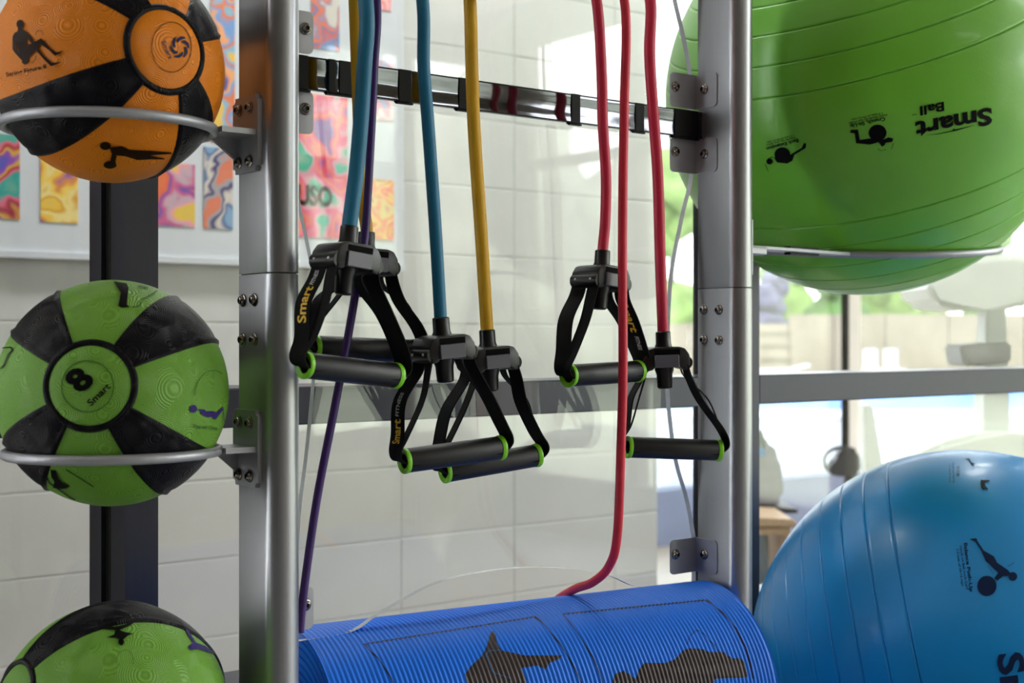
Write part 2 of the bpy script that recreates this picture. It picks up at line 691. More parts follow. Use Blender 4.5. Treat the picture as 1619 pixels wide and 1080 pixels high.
win3 = struct(empty('window_3', (0, GY0 - 0.08, 0)))
for x in (4.3, 5.1, 5.8):
    boxobj('mullion', M['gym_wall'], x, x + 0.1, GY0 - 0.13, GY0 - 0.03, 0.7, 3.3, win3)

# window wall beside the rack: frames and panes
win1 = struct(empty('window_1', (0, WY, 0)))
MULL = [(-1.66, -1.615), (-0.48, -0.435), (0.676, 0.721), (1.832, 1.877), (2.988, 3.033), (4.144, 4.189), (5.3, 5.345)]
for a, b in MULL:
    bm = bmesh.new()
    prof = [(a, WY), (b, WY), (b, WY + 0.125), (a, WY + 0.125), (a, WY + 0.082), (a + 0.014, WY + 0.082), (a + 0.014, WY + 0.048), (a, WY + 0.048)]
    prism(bm, [(x, y - WY) for x, y in prof], 'z', 0.0, CZ)
    o = link('mullion', bm, M['frame'], win1)
    boxobj('gasket', M['frame_dark'], a + 0.006, a + 0.015, WY + 0.049, WY + 0.081, 0.0, CZ, win1)
for a, b in zip(MULL[:-1], MULL[1:]):
    x0, x1 = a[1], b[0]
    boxobj('transom', M['frame'], x0, x1, WY, WY + 0.12, CH - 0.124, CH - 0.0705, win1, bev=0.002, seg=1)
    boxobj('rail', M['frame'], x0, x1, WY, WY + 0.12, CH - 0.56, CH - 0.485, win1, bev=0.002, seg=1)
    boxobj('pane', M['pane'], x0 - 0.005, x1 + 0.005, WY + 0.060, WY + 0.068, CH - 0.075, CZ, win1)
    boxobj('pane', M['pane'], x0 - 0.005, x1 + 0.005, WY + 0.060, WY + 0.068, CH - 0.49, CH - 0.119, win1)
    boxobj('sill_panel', M['gym_wall'], x0, x1, WY + 0.02, WY + 0.1, 0.0, CH - 0.555, win1)

# block partition behind the glass: every block a piece, joints recessed
WB, WBX = 3.2, 3.07
wb = struct(empty('wall_back', (0, WB, 0)))
boxobj('joint_bed', M['joint'], GX0, WBX - 0.004, WB + 0.0025, WB + 0.19, 0, CZ, wb)
bm = bmesh.new()
box(bm, -0.1982, 0.1982, -0.02, 0.02, -0.0982, 0.0982)
bevel(bm, 0.0018, 1)
blk = None
xs = [2.08 + 0.4 * k for k in range(-9, 3)]
for xi in xs:
    for k in range(18):
        z = 0.0 + 0.2 * k
        x1 = xi + 0.4
        if x1 <= WBX + 0.01:
            if blk is None:
                blk = link('block', bm, M['block'], wb, loc=(xi + 0.2, 0.021, z + 0.1))
            else:
                o = blk.copy()
                COL.objects.link(o)
                o.location = (xi + 0.2, 0.021 + random.uniform(-0.0007, 0.0007), z + 0.1)
        elif xi < WBX - 0.05:
            boxobj('block', M['block'], xi + 0.0035, WBX, WB + 0.001, WB + 0.041, z + 0.0018, z + 0.1982, wb, bev=0.003, seg=1)

struct(boxobj('wall_added_dark', M['gym_dark'], 0.40, 0.55, WY + 0.14, WB - 0.001, 0, CZ))  # dark wall added out of view so the post sides mirror dark
# far window wall of the hall (sill, columns) and things beyond
struct(boxobj('wall_far_sill', M['knee'], 3.3, 13.0, HYF, HYF + 0.2, 0, 0.36))
p = at(1347, HY, 10.02)
struct(boxobj('trim_1', M['column'], p.x - 0.035, p.x + 0.10, HYF - 0.005, HYF + 0.04, 0.36, CZ))
struct(boxobj('trim_2', M['frame_dark'], p.x - 0.07, p.x - 0.035, HYF - 0.005, HYF + 0.04, 0.36, CZ))
struct(boxobj('wall_far_end', M['gym_wall'], 13.0, 13.15, WY, HYF + 0.2, 0, CZ))
bm = bmesh.new()
box(bm, 2.9, 3.06, WB + 0.19, HYF + 0.2, 0, CZ)
struct(link('wall_hall_side', bm, M['gym_wall']))


win4 = struct(empty('window_4', (0, HYF + 0.1, 0)))
for k4 in range(4):
    xa = 3.06 + 2.5 * k4
    boxobj('pane', M['dimming'], xa, xa + 2.5, HYF + 0.09, HYF + 0.10, 0.36, CZ, win4)  # tint added to the panes to dim the bright pool side
for lx, ly in FILL_LAMPS:  # housings for the added fill lights, out of view
    lt = empty('added_fill_lamp', (lx, ly, CZ))
    tag(lt, 'long white fill lamp added above the %s' % ('hall behind the glass' if ly > 0 else 'gym floor'), 'fill light', 'added fill lamps over the ' + ('hall' if ly > 0 else 'gym'))
    bm = bmesh.new()
    box(bm, -0.65, 0.65, -0.19, 0.19, -0.065, 0.0)
    bevel(bm, 0.006, 1)
    link('housing', bm, M['white'], lt)


def slab(name, m, d0, d1, l0, l1, z0, z1, d2=None):
    bm = bmesh.new()
    b = [bm.verts.new(vl(d, l, z)) for d, l, z in ((d0, l0, z0), (d0, l1, z0), (d1, l1, z0), (d1, l0, z0), (d0, l0, z1), (d0, l1, z1), (d1, l1, z1), (d1, l0, z1))]
    for f in ((0, 1, 2, 3), (4, 5, 6, 7), (0, 1, 5, 4), (1, 2, 6, 5), (2, 3, 7, 6), (3, 0, 4, 7)):
        bm.faces.new([b[i] for i in f])
    return link(name, bm, m)


bm = bmesh.new()
pts = [(-2, HYF + 0.2), (60, HYF + 0.2), (60, 60), (-2, 60)]
prism(bm, pts, 'z', -0.2, -0.03)
struct(link('ground_deck', bm, M['deck']))
struct(slab('pool_coping', M['coping'], 22.0, 24.2, -8, 26, -0.05, 0.06))
struct(slab('pool_water', M['water'], 24.2, 38.0, -8, 26, -0.04, 0.0))
bm = bmesh.new()
prism(bm, [(GX1 + 0.2, -60), (70, -60), (70, HYF + 0.2), (GX1 + 0.2, HYF + 0.2)], 'z', -0.2, -0.03)
struct(link('lawn_ground', bm, M['lawn']))

# ================================================================== STORAGE RACK
XL, XR, YB, YJ, PR = 0.6856, 1.408, 1.385, 1.325, 0.0198
PYN = 1.392                                          # panel plane
rack = empty('storage_rack', (XL, YB, 0))
tag(rack, 'silver aluminium two-post gym storage rack with a clear panel', 'rack')
RO = Vector((XL, YB, 0))


def rl(p):
    return Vector(p) - RO


def post_mesh(x0, z0, z1, g=0.0):
    bm = bmesh.new()
    prof = [(x0 + g, YB - g), (x0 + g, YJ)]
    n = 16
    r = PR - g
    for k in range(1, n):
        a = PI + PI * k / n
        prof.append((x0 + PR + r * math.cos(a), YJ + r * 0.95 * math.sin(a)))
    prof += [(x0 + 2 * PR - g, YJ), (x0 + 2 * PR - g, YB - g)]
    prism(bm, [(x - XL, y - YB) for x, y in prof], 'z', z0, z1)
    bmesh.ops.bevel(bm, geom=[e for e in bm.edges if abs(e.verts[0].co.z - e.verts[1].co.z) < 1e-5], offset=0.0006, segments=1, affect='EDGES')
    return bm


SEAM = CH + 0.0685
for x0 in (XL, XR):
    auto_smooth(link('lower_post', post_mesh(x0, 0.0, SEAM - 0.0005), M['alu'], rack), 30)
    auto_smooth(link('upper_post', post_mesh(x0, SEAM + 0.0005, 2.25), M['alu'], rack), 30)
    auto_smooth(link('joint_core', post_mesh(x0, SEAM - 0.03, SEAM + 0.03, 0.002), M['dark'], rack), 30)

# one socket-head bolt, copied
bm = bmesh.new()
prof = [(0.0072, -0.001), (0.0072, 0.0012), (0.0066, 0.0018), (0.0052, 0.0020), (0.0052, 0.0034), (0.0044, 0.0052), (0.0030, 0.0060), (0.0027, 0.0060), (0.0026, 0.0040), (0.0, 0.0038)]
lathe(bm, prof, 18)
BOLT = auto_smooth(link('bolt_seed', bm, M['steel']), 40)
bm = bmesh.new()
lathe(bm, [(0.0026, 0.0041), (0.0, 0.0041)], 6)
SOCK = link('socket_seed', bm, M['dark'])


def bolt(pos, axis, parent, scale=1.0, sub=False):
    off = Vector()
    p = parent
    while p is not None:
        off += p.location
        p = p.parent
    b = bpy.data.objects.new('bolt', BOLT.data)
    COL.objects.link(b)
    b.parent = parent
    b.matrix_local = axis_matrix(Vector(pos) - off, axis) @ Matrix.Scale(scale, 4)
    if not sub:
        s = bpy.data.objects.new('hex_socket', SOCK.data)
        COL.objects.link(s)
        s.parent = b
    return b


for px, py in ((385, 475), (403, 474), (385, 537), (403, 537)):
    bolt(onX(px, py, XL), (-1, 0, 0), rack)
for px, py in ((1113, 490), (1137, 490), (1113, 537), (1137, 538)):
    bolt(onX(px, py, XR), (-1, 0, 0), rack)
pz = onX(478, 474, XL + 2 * PR + 0.002).z
bolt((XL + 2 * PR, YB - 0.02, pz), (1, 0, 0), rack)

# clear panel: scalloped sides, arched foot
ZT = 2.12
L_EDGE = [(XL + 0.040, CH + 0.62), (XL + 0.040, CH + 0.17)]
seq = [onY(470, 310, PYN), onY(484, 372, PYN), onY(496, 440, PYN), onY(499, 540, PYN), onY(495, 620, PYN), onY(485, 720, PYN), onY(475, 800, PYN), onY(471, 860, PYN)]
left = catmull([Vector((p.x, p.z, 0)) for p in seq], 5)
arch = catmull([Vector((p.x, p.z, 0)) for p in [onY(468, 1014, PYN), onY(555, 998, PYN), onY(600, 970, PYN), onY(690, 922, PYN), onY(770, 903, PYN), onY(840, 897, PYN), onY(910, 900, PYN), onY(965, 911, PYN), onY(1015, 929, PYN), onY(1098, 920, PYN)]], 6)
rseq = [onY(1098, 850, PYN), onY(1087, 790, PYN), onY(1070, 730, PYN), onY(1060, 660, PYN), onY(1056, 600, PYN), onY(1057, 520, PYN), onY(1063, 430, PYN), onY(1080, 340, PYN), onY(1094, 278, PYN), onY(1094, 200, PYN), onY(1093, 125, PYN), onY(1083, 65, PYN), onY(1068, 0, PYN), onY(1054, -70, PYN)]
right = catmull([Vector((p.x, p.z, 0)) for p in rseq], 5)
outline = [(XL + 0.040, ZT)] + L_EDGE[1:] + [(v.x, v.y) for v in left] + [(v.x, v.y) for v in arch] + [(v.x, v.y) for v in right] + [(right[-1].x, ZT)]
outline = [(x - XL, z) for x, z in outline]
bm = bmesh.new()
y0, y1 = PYN - 0.0025 - YB, PYN + 0.0060 - YB
for y, rev in ((y0, False), (y1, True)):
    vs = [bm.verts.new((x, y, z)) for x, z in outline]
    pts = [Vector((x, z, 0)) for x, z in outline]
    for tri in tessellate_polygon([pts]):
        bm.faces.new([vs[i] for i in (tri if not rev else tri[::-1])])
me_panel = link('clear_panel', bm, M['acrylic'], rack)
bm = bmesh.new()
A = [bm.verts.new((x, y0, z)) for x, z in outline]
B = [bm.verts.new((x, y1, z)) for x, z in outline]
for i in range(len(outline)):
    j = (i + 1) % len(outline)
    bm.faces.new((A[i], A[j], B[j], B[i]))
pe = link('panel_edge', bm, M['edge'], me_panel)
tag(pe, 'pale polished edge of the panel')


def bracket(x, zc, side):
    """L bracket: one tab on the post, one behind the panel; side = +1 at the right post"""
    bm = bmesh.new()
    h, t = 0.0245, 0.002
    yb = PYN - 0.0045

    def tab(u0, u1, rnd_at):
        """outline in (u, z), round at the free end only"""
        r = 0.007
        pts = []
        d = 1 if rnd_at > u0 + 1e-9 else -1
        fixed = u0 if d > 0 else u1
        free = rnd_at
        pts = [(fixed, -h)]
        for a in range(0, 91, 15):
            pts.append((free - d * r + d * r * math.sin(math.radians(a)), -h + r - r * math.cos(math.radians(a))))
        for a in range(0, 91, 15):
            pts.append((free - d * r + d * r * math.cos(math.radians(a)), h - r + r * math.sin(math.radians(a))))
        pts.append((fixed, h))
        return pts
    if side > 0:
        prism(bm, [(u - XL, z + zc) for u, z in tab(x - 0.052, x - t * .5, x - 0.052)], 'y', yb - YB, yb + 0.002 - YB)
        prism(bm, [(u - YB, z + zc) for u, z in tab(1.346, yb + 0.002, 1.346)], 'x', x - t - XL, x - XL)
    else:
        prism(bm, [(u - XL, z + zc) for u, z in tab(x + t * .5, x + 0.056, x + 0.056)], 'y', yb - YB, yb + 0.002 - YB)
        prism(bm, [(u - YB, z + zc) for u, z in tab(1.352, yb + 0.002, 1.352)], 'x', x - XL, x + t - XL)
    o = auto_smooth(link('bracket', bm, M['alu2'], rack), 30)
    return o


for zc in (CH + 0.351, CH + 0.2585, CH - 0.3137):
    o = bracket(XR, zc, 1)
    bolt((onY(1068, 0, PYN - 0.005).x, PYN - 0.0045, zc + 0.004), (0, -1, 0), o)
    bolt((XR - 0.002, onX(1114, 0, XR - 0.002).y, zc + 0.002), (-1, 0, 0), o)
    o = bracket(XL + 2 * PR, zc, -1)
    bolt((onY(483, 0, PYN - 0.005).x, PYN - 0.0045, zc + 0.004), (0, -1, 0), o)

# polished crossbar with black wraps and little hook tabs
bm = bmesh.new()
BY0, BY1, BZ0, BZ1 = 1.3765, 1.3865, CH + 0.2838, CH + 0.3205
prof = []
# slightly fluted face so that it mirrors in bands
n = 20
face = [(BY0 + 0.0006 * (0.5 - 0.5 * math.cos(2 * PI * 1 * k / n)) * (1 if 0 < k < n else 0), BZ0 + (BZ1 - BZ0) * k / n) for k in range(n + 1)]
prof = face + [(BY1, BZ1), (BY1, BZ0)]
prism(bm, [(y - YB, z) for y, z in prof], 'x', XL + 2 * PR - XL, XR - XL)
cb = auto_smooth(link('crossbar', bm, M['bar'], rack), 50)
for a, b in ((466, 487), (519, 530), (536, 559), (630, 650), (725, 740), (903, 917), (1004, 1018), (1066, 1103.5)):
    xa, xb = onY(a, 100, BY0).x, onY(b, 100, BY0).x
    xa, xb = max(xa, XL + 2 * PR + 0.0005), min(xb, XR - 0.0005)
    boxobj('wrap', M['wrap'], xa, xb, BY0 - 0.0012, BY1 + 0.0006, BZ0 - 0.0012, BZ1 + 0.0012, cb, bev=0.0005, seg=1)
    boxobj('tab', M['wrap'], xa - 0.001, min(xb + 0.004, XR - 0.0004), BY0 + 0.001, BY0 + 0.006, BZ0 - 0.0032, BZ0 - 0.001, cb)
bm = bmesh.new()
for z in (BZ0 + 0.0002, BZ1 - 0.0002):
    box(bm, 2 * PR, XR - XL, BY0 - 0.0006 - YB, BY0 + 0.001 - YB, z - 0.0008, z + 0.0008)
link('bar_lip', bm, M['wrap'], cb)

# top hanging rail with pegs (just above the frame) that carries the bands
RZ = CH + 0.56
bm = bmesh.new()
tube(bm, [Vector((2 * PR, -0.02, RZ)), Vector((XR - XL, -0.02, RZ))], 0.012, 16)
rail = auto_smooth(link('hanging_rail', bm, M['alu2'], rack), 40)

# ring holders at the left post
MB = [dict(px=174, py=110), dict(px=180, py=621), dict(px=180, py=1134)]
MR = 0.12
RINGR, RODR = 0.109, 0.0055
for d in MB:
    d['C'] = at(d['px'], d['py'], 1.447)


def ring_holder(C):
    zr = C.z - 0.0625
    bm = bmesh.new()
    cc = rl((C.x, C.y, zr))
    tube(bm, [cc + Vector((RINGR * math.cos(a), RINGR * math.sin(a), 0)) for a in [2 * PI * k / 64 for k in range(64)]], RODR, 12, closed=True)
    ring = link('ball_ring', bm, M['alu2'], rack, smooth=True)
    bm = bmesh.new()
    yc = 1.36
    # wall plate
    bmp = bmesh.new()
    box(bmp, -0.005, 0, -0.030, 0.030, -0.042, 0.042)
    bmesh.ops.bevel(bmp, geom=[e for e in bmp.edges if abs(e.verts[0].co.x - e.verts[1].co.x) > 0.001], offset=0.006, segments=3, affect='EDGES')
    plate = auto_smooth(link('ring_plate', bmp, M['alu2'], ring, loc=rl((XL, yc, zr))), 30)
    # arm: flat bar from plate to ring plus a gusset below
    bma = bmesh.new()
    x_r = C.x + math.sqrt(max(1e-6, RINGR ** 2 - (yc - C.y) ** 2))
    box(bma, x_r - 0.004 - XL, -0.004, -0.026 + yc - YB, 0.024 + yc - YB, zr - 0.003, zr + 0.003)
    prism(bma, [(x_r + 0.002 - XL, zr - 0.003), (-0.004, zr - 0.003), (-0.004, zr - 0.026), (-0.008, zr - 0.026)], 'y', yc + 0.018 - YB, yc + 0.022 - YB)
    auto_smooth(link('ring_arm', bma, M['alu2'], ring), 30)
    for dy in (-0.012, 0.014):
        for dz in (-0.030, 0.028):
            bolt((XL - 0.005, yc + dy, zr + dz), (-1, 0, 0), plate, 0.95, sub=True)


for d in MB:
    ring_holder(d['C'])

# ring holders for the two big balls at the right post
GB = dict(C=at(1366, 154, 2.28), R=0.331)
BB = dict(C=at(1531, 1053, 2.225), R=0.3525)


def big_holder(B, ringr, tilt, px0, py0):
    C, R = B['C'], B['R']
    rod = 0.006
    h = math.sqrt((R + rod) ** 2 - ringr ** 2)
    n = (UP * math.cos(tilt) - VD * math.sin(tilt)).normalized()
    rc = C - n * h
    u = RD
    v = n.cross(u)
    bm = bmesh.new()
    tube(bm, [rl(rc + (u * math.cos(a) + v * math.sin(a)) * ringr) for a in [2 * PI * k / 96 for k in range(96)]], rod, 10, closed=True)
    ring = link('large_ball_ring', bm, M['alu2'], rack, smooth=True)
    # flat arm from the outer side of the post to the front of the ring
    d = raydir(px0, py0)
    # point on the ring seen in that direction (front half)
    best = min((rc + (u * math.cos(a) + v * math.sin(a)) * ringr for a in [2 * PI * k / 360 for k in range(180, 360)]),
               key=lambda q: abs((q - CAM).dot(RD) / (q - CAM).dot(VD) - (px0 - CX) / F))
    s = Vector((XR + 2 * PR, YJ + 0.02, best.z + 0.002))
    ax = (best - s).normalized()
    side = ax.cross(UP).normalized()
    bm = bmesh.new()
    mtx = Matrix((ax, side, ax.cross(side) * -1)).transposed().to_4x4()
    mtx.translation = rl(s)
    L = (best - s).length
    box(bm, 0, L, -0.012, 0.012, -0.003, 0.003, mtx)
    box(bm, 0, 0.05, -0.012, 0.012, -0.010, 0.003, mtx)
    bevel(bm, 0.001, 1)
    arm = link('ring_arm', bm, M['alu2'], ring)
    bm = bmesh.new()
    box(bm, L * .45, L * .72, -0.006, 0.006, 0.003, 0.006, mtx)
    box(bm, L * .45, L * .72, -0.006, 0.006, -0.0065, -0.003, mtx)
    link('arm_slot', bm, M['dark'], ring)
    bmp = bmesh.new()
    box(bmp, 0, 0.004, -0.026, 0.026, -0.045, 0.045)
    bmesh.ops.bevel(bmp, geom=[e for e in bmp.edges if abs(e.verts[0].co.x - e.verts[1].co.x) > 0.001], offset=0.006, segments=3, affect='EDGES')
    link('ring_plate', bmp, M['alu2'], ring, loc=rl((XR + 2 * PR, YJ + 0.02, best.z)))


big_holder(GB, 0.226, math.radians(7), 1335, 384)
big_holder(BB, 0.236, 0.0, 1400, 1300)


# ================================================================== MEDICINE BALLS
def medicine_ball(idx, name, label, C, px_badge, phi0, body_m, badge_m, group):
    R = MR
    root = empty(name, C)
    tag(root, label, 'ball', group)
    b = (sphere_hit(px_badge[0], px_badge[1], C, R) - C).normalized()
    # in-image basis at the badge
    x = (RD - b * RD.dot(b)).normalized()
    y = b.cross(x)
    if y.dot(UP) < 0:
        y = -y

    def S(th, ph, r):
        return (b * math.cos(th) + (x * math.cos(ph) + y * math.sin(ph)) * math.sin(th)) * r

    bm = bmesh.new()
    bmesh.ops.create_uvsphere(bm, u_segments=96, v_segments=64, radius=R)
    link('rubber_body', bm, body_m, root, smooth=True)
    t0 = math.radians(21.0)

    def band(th0, th1, prof_n, rfun, ph0=0, ph1=2 * PI, nph=72):
        bm = bmesh.new()
        rows = []
        for i in range(prof_n + 1):
            th = th0 + (th1 - th0) * i / prof_n
            rows.append([bm.verts.new(S(th, ph0 + (ph1 - ph0) * k / nph, rfun(i / prof_n))) for k in range(nph)])
        for i in range(prof_n):
            for k in range(nph):
                j = (k + 1) % nph
                bm.faces.new((rows[i][k], rows[i][j], rows[i + 1][j], rows[i + 1][k]))
        return bm
    for s in (1, -1):
        if s < 0:
            b2 = b
            b = -b
            y = -y
        # badge disc
        bm = bmesh.new()
        rows = []
        nth = 10
        top = bm.verts.new(S(0, 0, R + 0.0009))
        for i in range(1, nth + 1):
            rows.append([bm.verts.new(S(t0 * 0.93 * i / nth, 2 * PI * k / 64, R + 0.0009 - (0.0012 if i == nth else 0))) for k in range(64)])
        for k in range(64):
            j = (k + 1) % 64
            bm.faces.new((top, rows[0][k], rows[0][j]))
            for i in range(nth - 1):
                bm.faces.new((rows[i][k], rows[i + 1][k], rows[i + 1][j], rows[i][j]))
        link('badge', bm, badge_m, root, smooth=True)
        bm = band(t0 * 0.90, t0 * 1.09, 8, lambda t: R - 0.001 + 0.0034 * math.sin(PI * t) ** 0.7)
        link('badge_rim', bm, M['charcoal'], root, smooth=True)
        if s < 0:
            b = b2
            y = -y
    # four stripes from badge to badge with raised edges
    for q in range(4):
        pc = phi0 + q * PI / 2
        bm = bmesh.new()
        nth, na = 56, 14
        rows = []
        for i in range(nth + 1):
            th = t0 * 1.02 + (PI - 2.04 * t0) * i / nth
            half = 0.36 - 0.055 * math.sin(th) ** 2
            row = []
            for k in range(na + 1):
                u = -1 + 2 * k / na
                e = abs(u)
                if e > 0.999:
                    r = R - 0.0008
                elif e > 0.80:
                    r = R + 0.0024
                elif e > 0.70:
                    r = R + 0.0006
                else:
                    r = R + 0.0012
                row.append(bm.verts.new(S(th, pc + half * u, r)))
            rows.append(row)
        for i in range(nth):
            for k in range(na):
                bm.faces.new((rows[i][k], rows[i][k + 1], rows[i + 1][k + 1], rows[i + 1][k]))
        link('stripe', bm, M['charcoal'], root, smooth=True)
    return root


C1, C2, C3 = (d['C'] for d in MB)
mb1 = medicine_ball(0, 'medicine_ball', 'orange rubber medicine ball with black stripes, resting in the top silver ring', C1, (268, 76), math.radians(40), M['orange'], M['orange'], 'medicine balls on the rack')
mb2 = medicine_ball(1, 'medicine_ball', 'green and black medicine ball with a figure 8 badge in the middle ring', C2, (140, 609), math.radians(43), M['green'], M['green'], 'medicine balls on the rack')
mb3 = medicine_ball(2, 'medicine_ball', 'green and black medicine ball lowest of the three, cut by the picture edge', C3, (9, 1112), math.radians(62), M['green'], M['green'], 'medicine balls on the rack')

# prints on the orange ball
k = 7.717
fig = crop([(215, 390), (300, 370), (330, 400), (335, 470), (330, 560), (420, 520), (510, 470), (560, 520), (620, 590), (690, 640), (785, 620), (760, 640), (680, 685), (600, 610), (510, 545), (470, 580), (540, 680), (640, 770), (750, 755), (720, 775), (630, 810), (560, 740), (450, 620), (370, 690), (345, 770), (315, 790), (280, 770), (275, 690), (240, 630), (215, 540), (205, 470)], k)
gap1 = crop([(330, 470), (350, 475), (385, 520), (350, 545)], k)
ball_poly('figure_print', [fig, crop([(225, 385), (205, 470), (205, 590), (285, 690), (275, 735), (195, 650), (165, 600), (165, 450), (190, 405)], k), crop([(300, 372), (345, 400), (405, 470), (425, 520), (410, 535), (385, 525), (330, 450)], k), crop([(230, 340), (275, 340), (290, 380), (225, 395)], k), circ(255 / k, 300 / k, 5.6, 6.8)], C1, MR, M['ink_brown'], mb1)
ball_poly('figure_print', strip(crop(arcpts(490, 430, 45, 55, 180, 360, 8), k), .8) + strip(crop([(450, 680), (440, 730), (400, 770)], k), .9), C1, MR, M['ink_brown'], mb1)
ball_text('lettering', 'String Figure 8', (12, 121), (75, 107.5), 6.2, C1, MR, M['ink_brown'], mb1, 0.02)
k = 4.0475
f2 = crop([(700, 130), (780, 120), (830, 145), (960, 150), (1090, 160), (1100, 170), (960, 180), (1050, 198), (1050, 205), (960, 205), (880, 210), (800, 185), (745, 180), (740, 220), (745, 250), (700, 265), (665, 250), (670, 230), (705, 220), (715, 170)], k, 0, 200)
ball_poly('figure_print', [f2, circ(675 / k, 120 / k + 200, 8.6, 6.3), circ(704 / k, 241 / k + 200, 10, 5.8)], C1, MR, M['ink_brown'], mb1)
pet = []
for q in range(6):
    a = q * 60
    pet.append(circ(283 + 11.5 * math.cos(math.radians(a)), 75 + 13.5 * math.sin(math.radians(a)), 0.1, 0.1, 3))
    pts = [(283 + r * .92 * math.cos(math.radians(a + da)), 75 + r * 1.1 * math.sin(math.radians(a + da))) for r, da in ((7, 0), (9, 22), (12, 48), (16, 70), (16.5, 58), (15.5, 36), (13, 12), (10, -4))]
    pet.append(pts)
ball_poly('swirl_emblem', pet, C1, MR, M['ink_navy'], mb1, 0.0018)
ball_text('lettering', 'Smart', (254, 66), (266, 94), 6.5, C1, MR, M['ink_navy'], mb1, 0.015, up=(1, -.25), lift=0.0018)
ball_poly('badge_line', strip(arcpts(270, 75, 31, 39, 0, 360, 40), 1.0), C1, MR, M['ink_brown'], mb1, 0.0016)

# prints on the middle green ball
ball_text('numeral', '8', (127.5, 622.5), (152, 601), 36, C2, MR, M['ink'], mb2, 0.045, up=(-.78, -.62), lift=0.0018)
ball_text('lettering', 'Smart', (144.5, 642.5), (176, 612), 10.5, C2, MR, M['ink'], mb2, 0.02, lift=0.0018)
ball_poly('badge_line', strip(arcpts(139, 611, 40.5, 40, 0, 360, 44), 1.6), C2, MR, M['ink_grey'], mb2, 0.0016)
k = 2.7
f = crop([(485, 72), (540, 80), (548, 100), (545, 130), (540, 170), (556, 181), (520, 182), (505, 176), (515, 120), (498, 92)], k, 0, 420)
ball_poly('figure_print', [f] + strip(crop([(565, 180), (590, 178), (600, 160)], k, 0, 420), 1.2), C2, MR, M['ink'], mb2)
ball_poly('figure_print', strip(crop([(590, 92), (630, 98)], k, 0, 420), 2.2) + strip(crop([(605, 150), (668, 112)], k, 0, 420), 2.4), C2, MR, M['ink_grey'], mb2)
k = 9.0
f = crop([(250, 575), (285, 605), (330, 600), (380, 605), (400, 630), (480, 625), (550, 650), (590, 610), (640, 565), (645, 600), (600, 660), (540, 745), (505, 735), (500, 710), (420, 715), (330, 670), (320, 620), (275, 615)], k, 280, 580)
ball_poly('figure_print', [f, circ(280 + 222 / k, 580 + 595 / k, 5.5, 6.2)] + strip(crop([(640, 600), (655, 770)], k, 280, 580), 1.0), C2, MR, M['ink_violet'], mb2)
ball_poly('motion_arc', strip(crop(arcpts(500, 420, 255, 365, 182, 300, 14), k, 280, 580), 1.1), C2, MR, M['ink_grey'], mb2)
ball_text('lettering', 'Diagonal Chop', (304, 675), (342, 679), 4.6, C2, MR, M['ink_grey'], mb2, 0.03)
k = 2.7
f = crop([(218, 868), (240, 872), (252, 905), (270, 925), (300, 938), (285, 948), (255, 950), (228, 945), (235, 920), (222, 900)], k, 0, 420)
ball_poly('figure_print', [f] + strip(crop([(205, 905), (215, 925), (300, 985), (322, 995)], k, 0, 420), 2.0), C2, MR, M['ink'], mb2)
ball_poly('figure_print', strip(crop([(285, 868), (400, 940)], k, 0, 420), 1.6), C2, MR, M['ink'], mb2)
ball_poly('figure_print', strip(crop([(12, 352), (50, 350), (58, 362), (40, 380), (22, 425), (6, 440)], k, 0, 420), 2.0), C2, MR, M['ink'], mb2)

# prints on the lowest green ball
k = 3.238
f = [crop([(497, 655), (510, 655), (520, 684), (585, 688), (655, 672), (645, 640), (668, 640), (682, 670), (660, 684), (612, 704), (640, 715), (684, 722), (655, 732), (632, 752), (615, 750), (590, 742), (545, 742), (585, 728), (590, 704), (512, 697)], k, 0, 780), circ(620 / k, 765 / k + 780, 4.6, 5.2)]
ball_poly('figure_print', f, C3, MR, M['ink'], mb3)
ball_text('lettering', 'Halo Around Head', (219, 973.5), (137, 984), 4, C3, MR, M['ink'], mb3, 0.02)
f = [crop([(938, 688), (958, 700), (985, 745), (1000, 768), (1050, 787), (1098, 826), (1060, 815), (1010, 800), (975, 806), (958, 790), (985, 768), (960, 730)], k, 0, 780)]
ball_poly('figure_print', f, C3, MR, M['ink_violet'], mb3)
ball_poly('motion_arc', strip(crop(arcpts(640, 860, 42, 55, 160, 380, 14), k, 0, 780), .8), C3, MR, M['ink_grey'], mb3)


# ================================================================== EXERCISE BALLS
def exercise_ball(name, label, B, axis, band0, band1, step, m, group):
    C, R = B['C'], B['R']
    root = empty(name, C)
    tag(root, label, 'ball', group)
    a = Vector(axis).normalized()
    mtx = axis_matrix(Vector((0, 0, 0)), a)
    grooves = []
    g = band1
    while g < 78:
        grooves.append(g)
        g += step
    g = band0
    while g > -78:
        grooves.append(g)
        g -= step
    lats = set(range(-90, 91, 2))
    for g in grooves:
        for d in (-1.0, -0.5, -0.16, -0.08, 0.0, 0.08, 0.16, 0.5, 1.0):
            lats.add(g + d)
    prof = []
    for la in sorted(lats):
        r = R
        for g in grooves:
            d = la - g
            if abs(d) <= 0.17:
                r -= 0.0024 if abs(d) < 0.1 else 0.0
            elif abs(d) <= 0.51:
                r += 0.0004
            elif abs(d) <= 4:
                r += 0.0002
        t = math.radians(la)
        prof.append((max(0.0, r * math.cos(t)) if abs(la) < 90 else 0.0, r * math.sin(t)))
    bm = bmesh.new()
    lathe(bm, prof, 128, mtx)
    link('ball_skin', bm, m, root, smooth=True)
    return root


def camvec(x, y, z):                                 # right, up, towards the camera
    return RD * x + UP * y - VD * z


# local frames at each ball: view axes turned towards the ball
def balldir(C, x, y, z):
    t = (CAM - C).normalized()
    r = RD - t * RD.dot(t)
    r.normalize()
    u = t.cross(r)
    if u.z < 0:
        u = -u
    return r * x + u * y + t * z


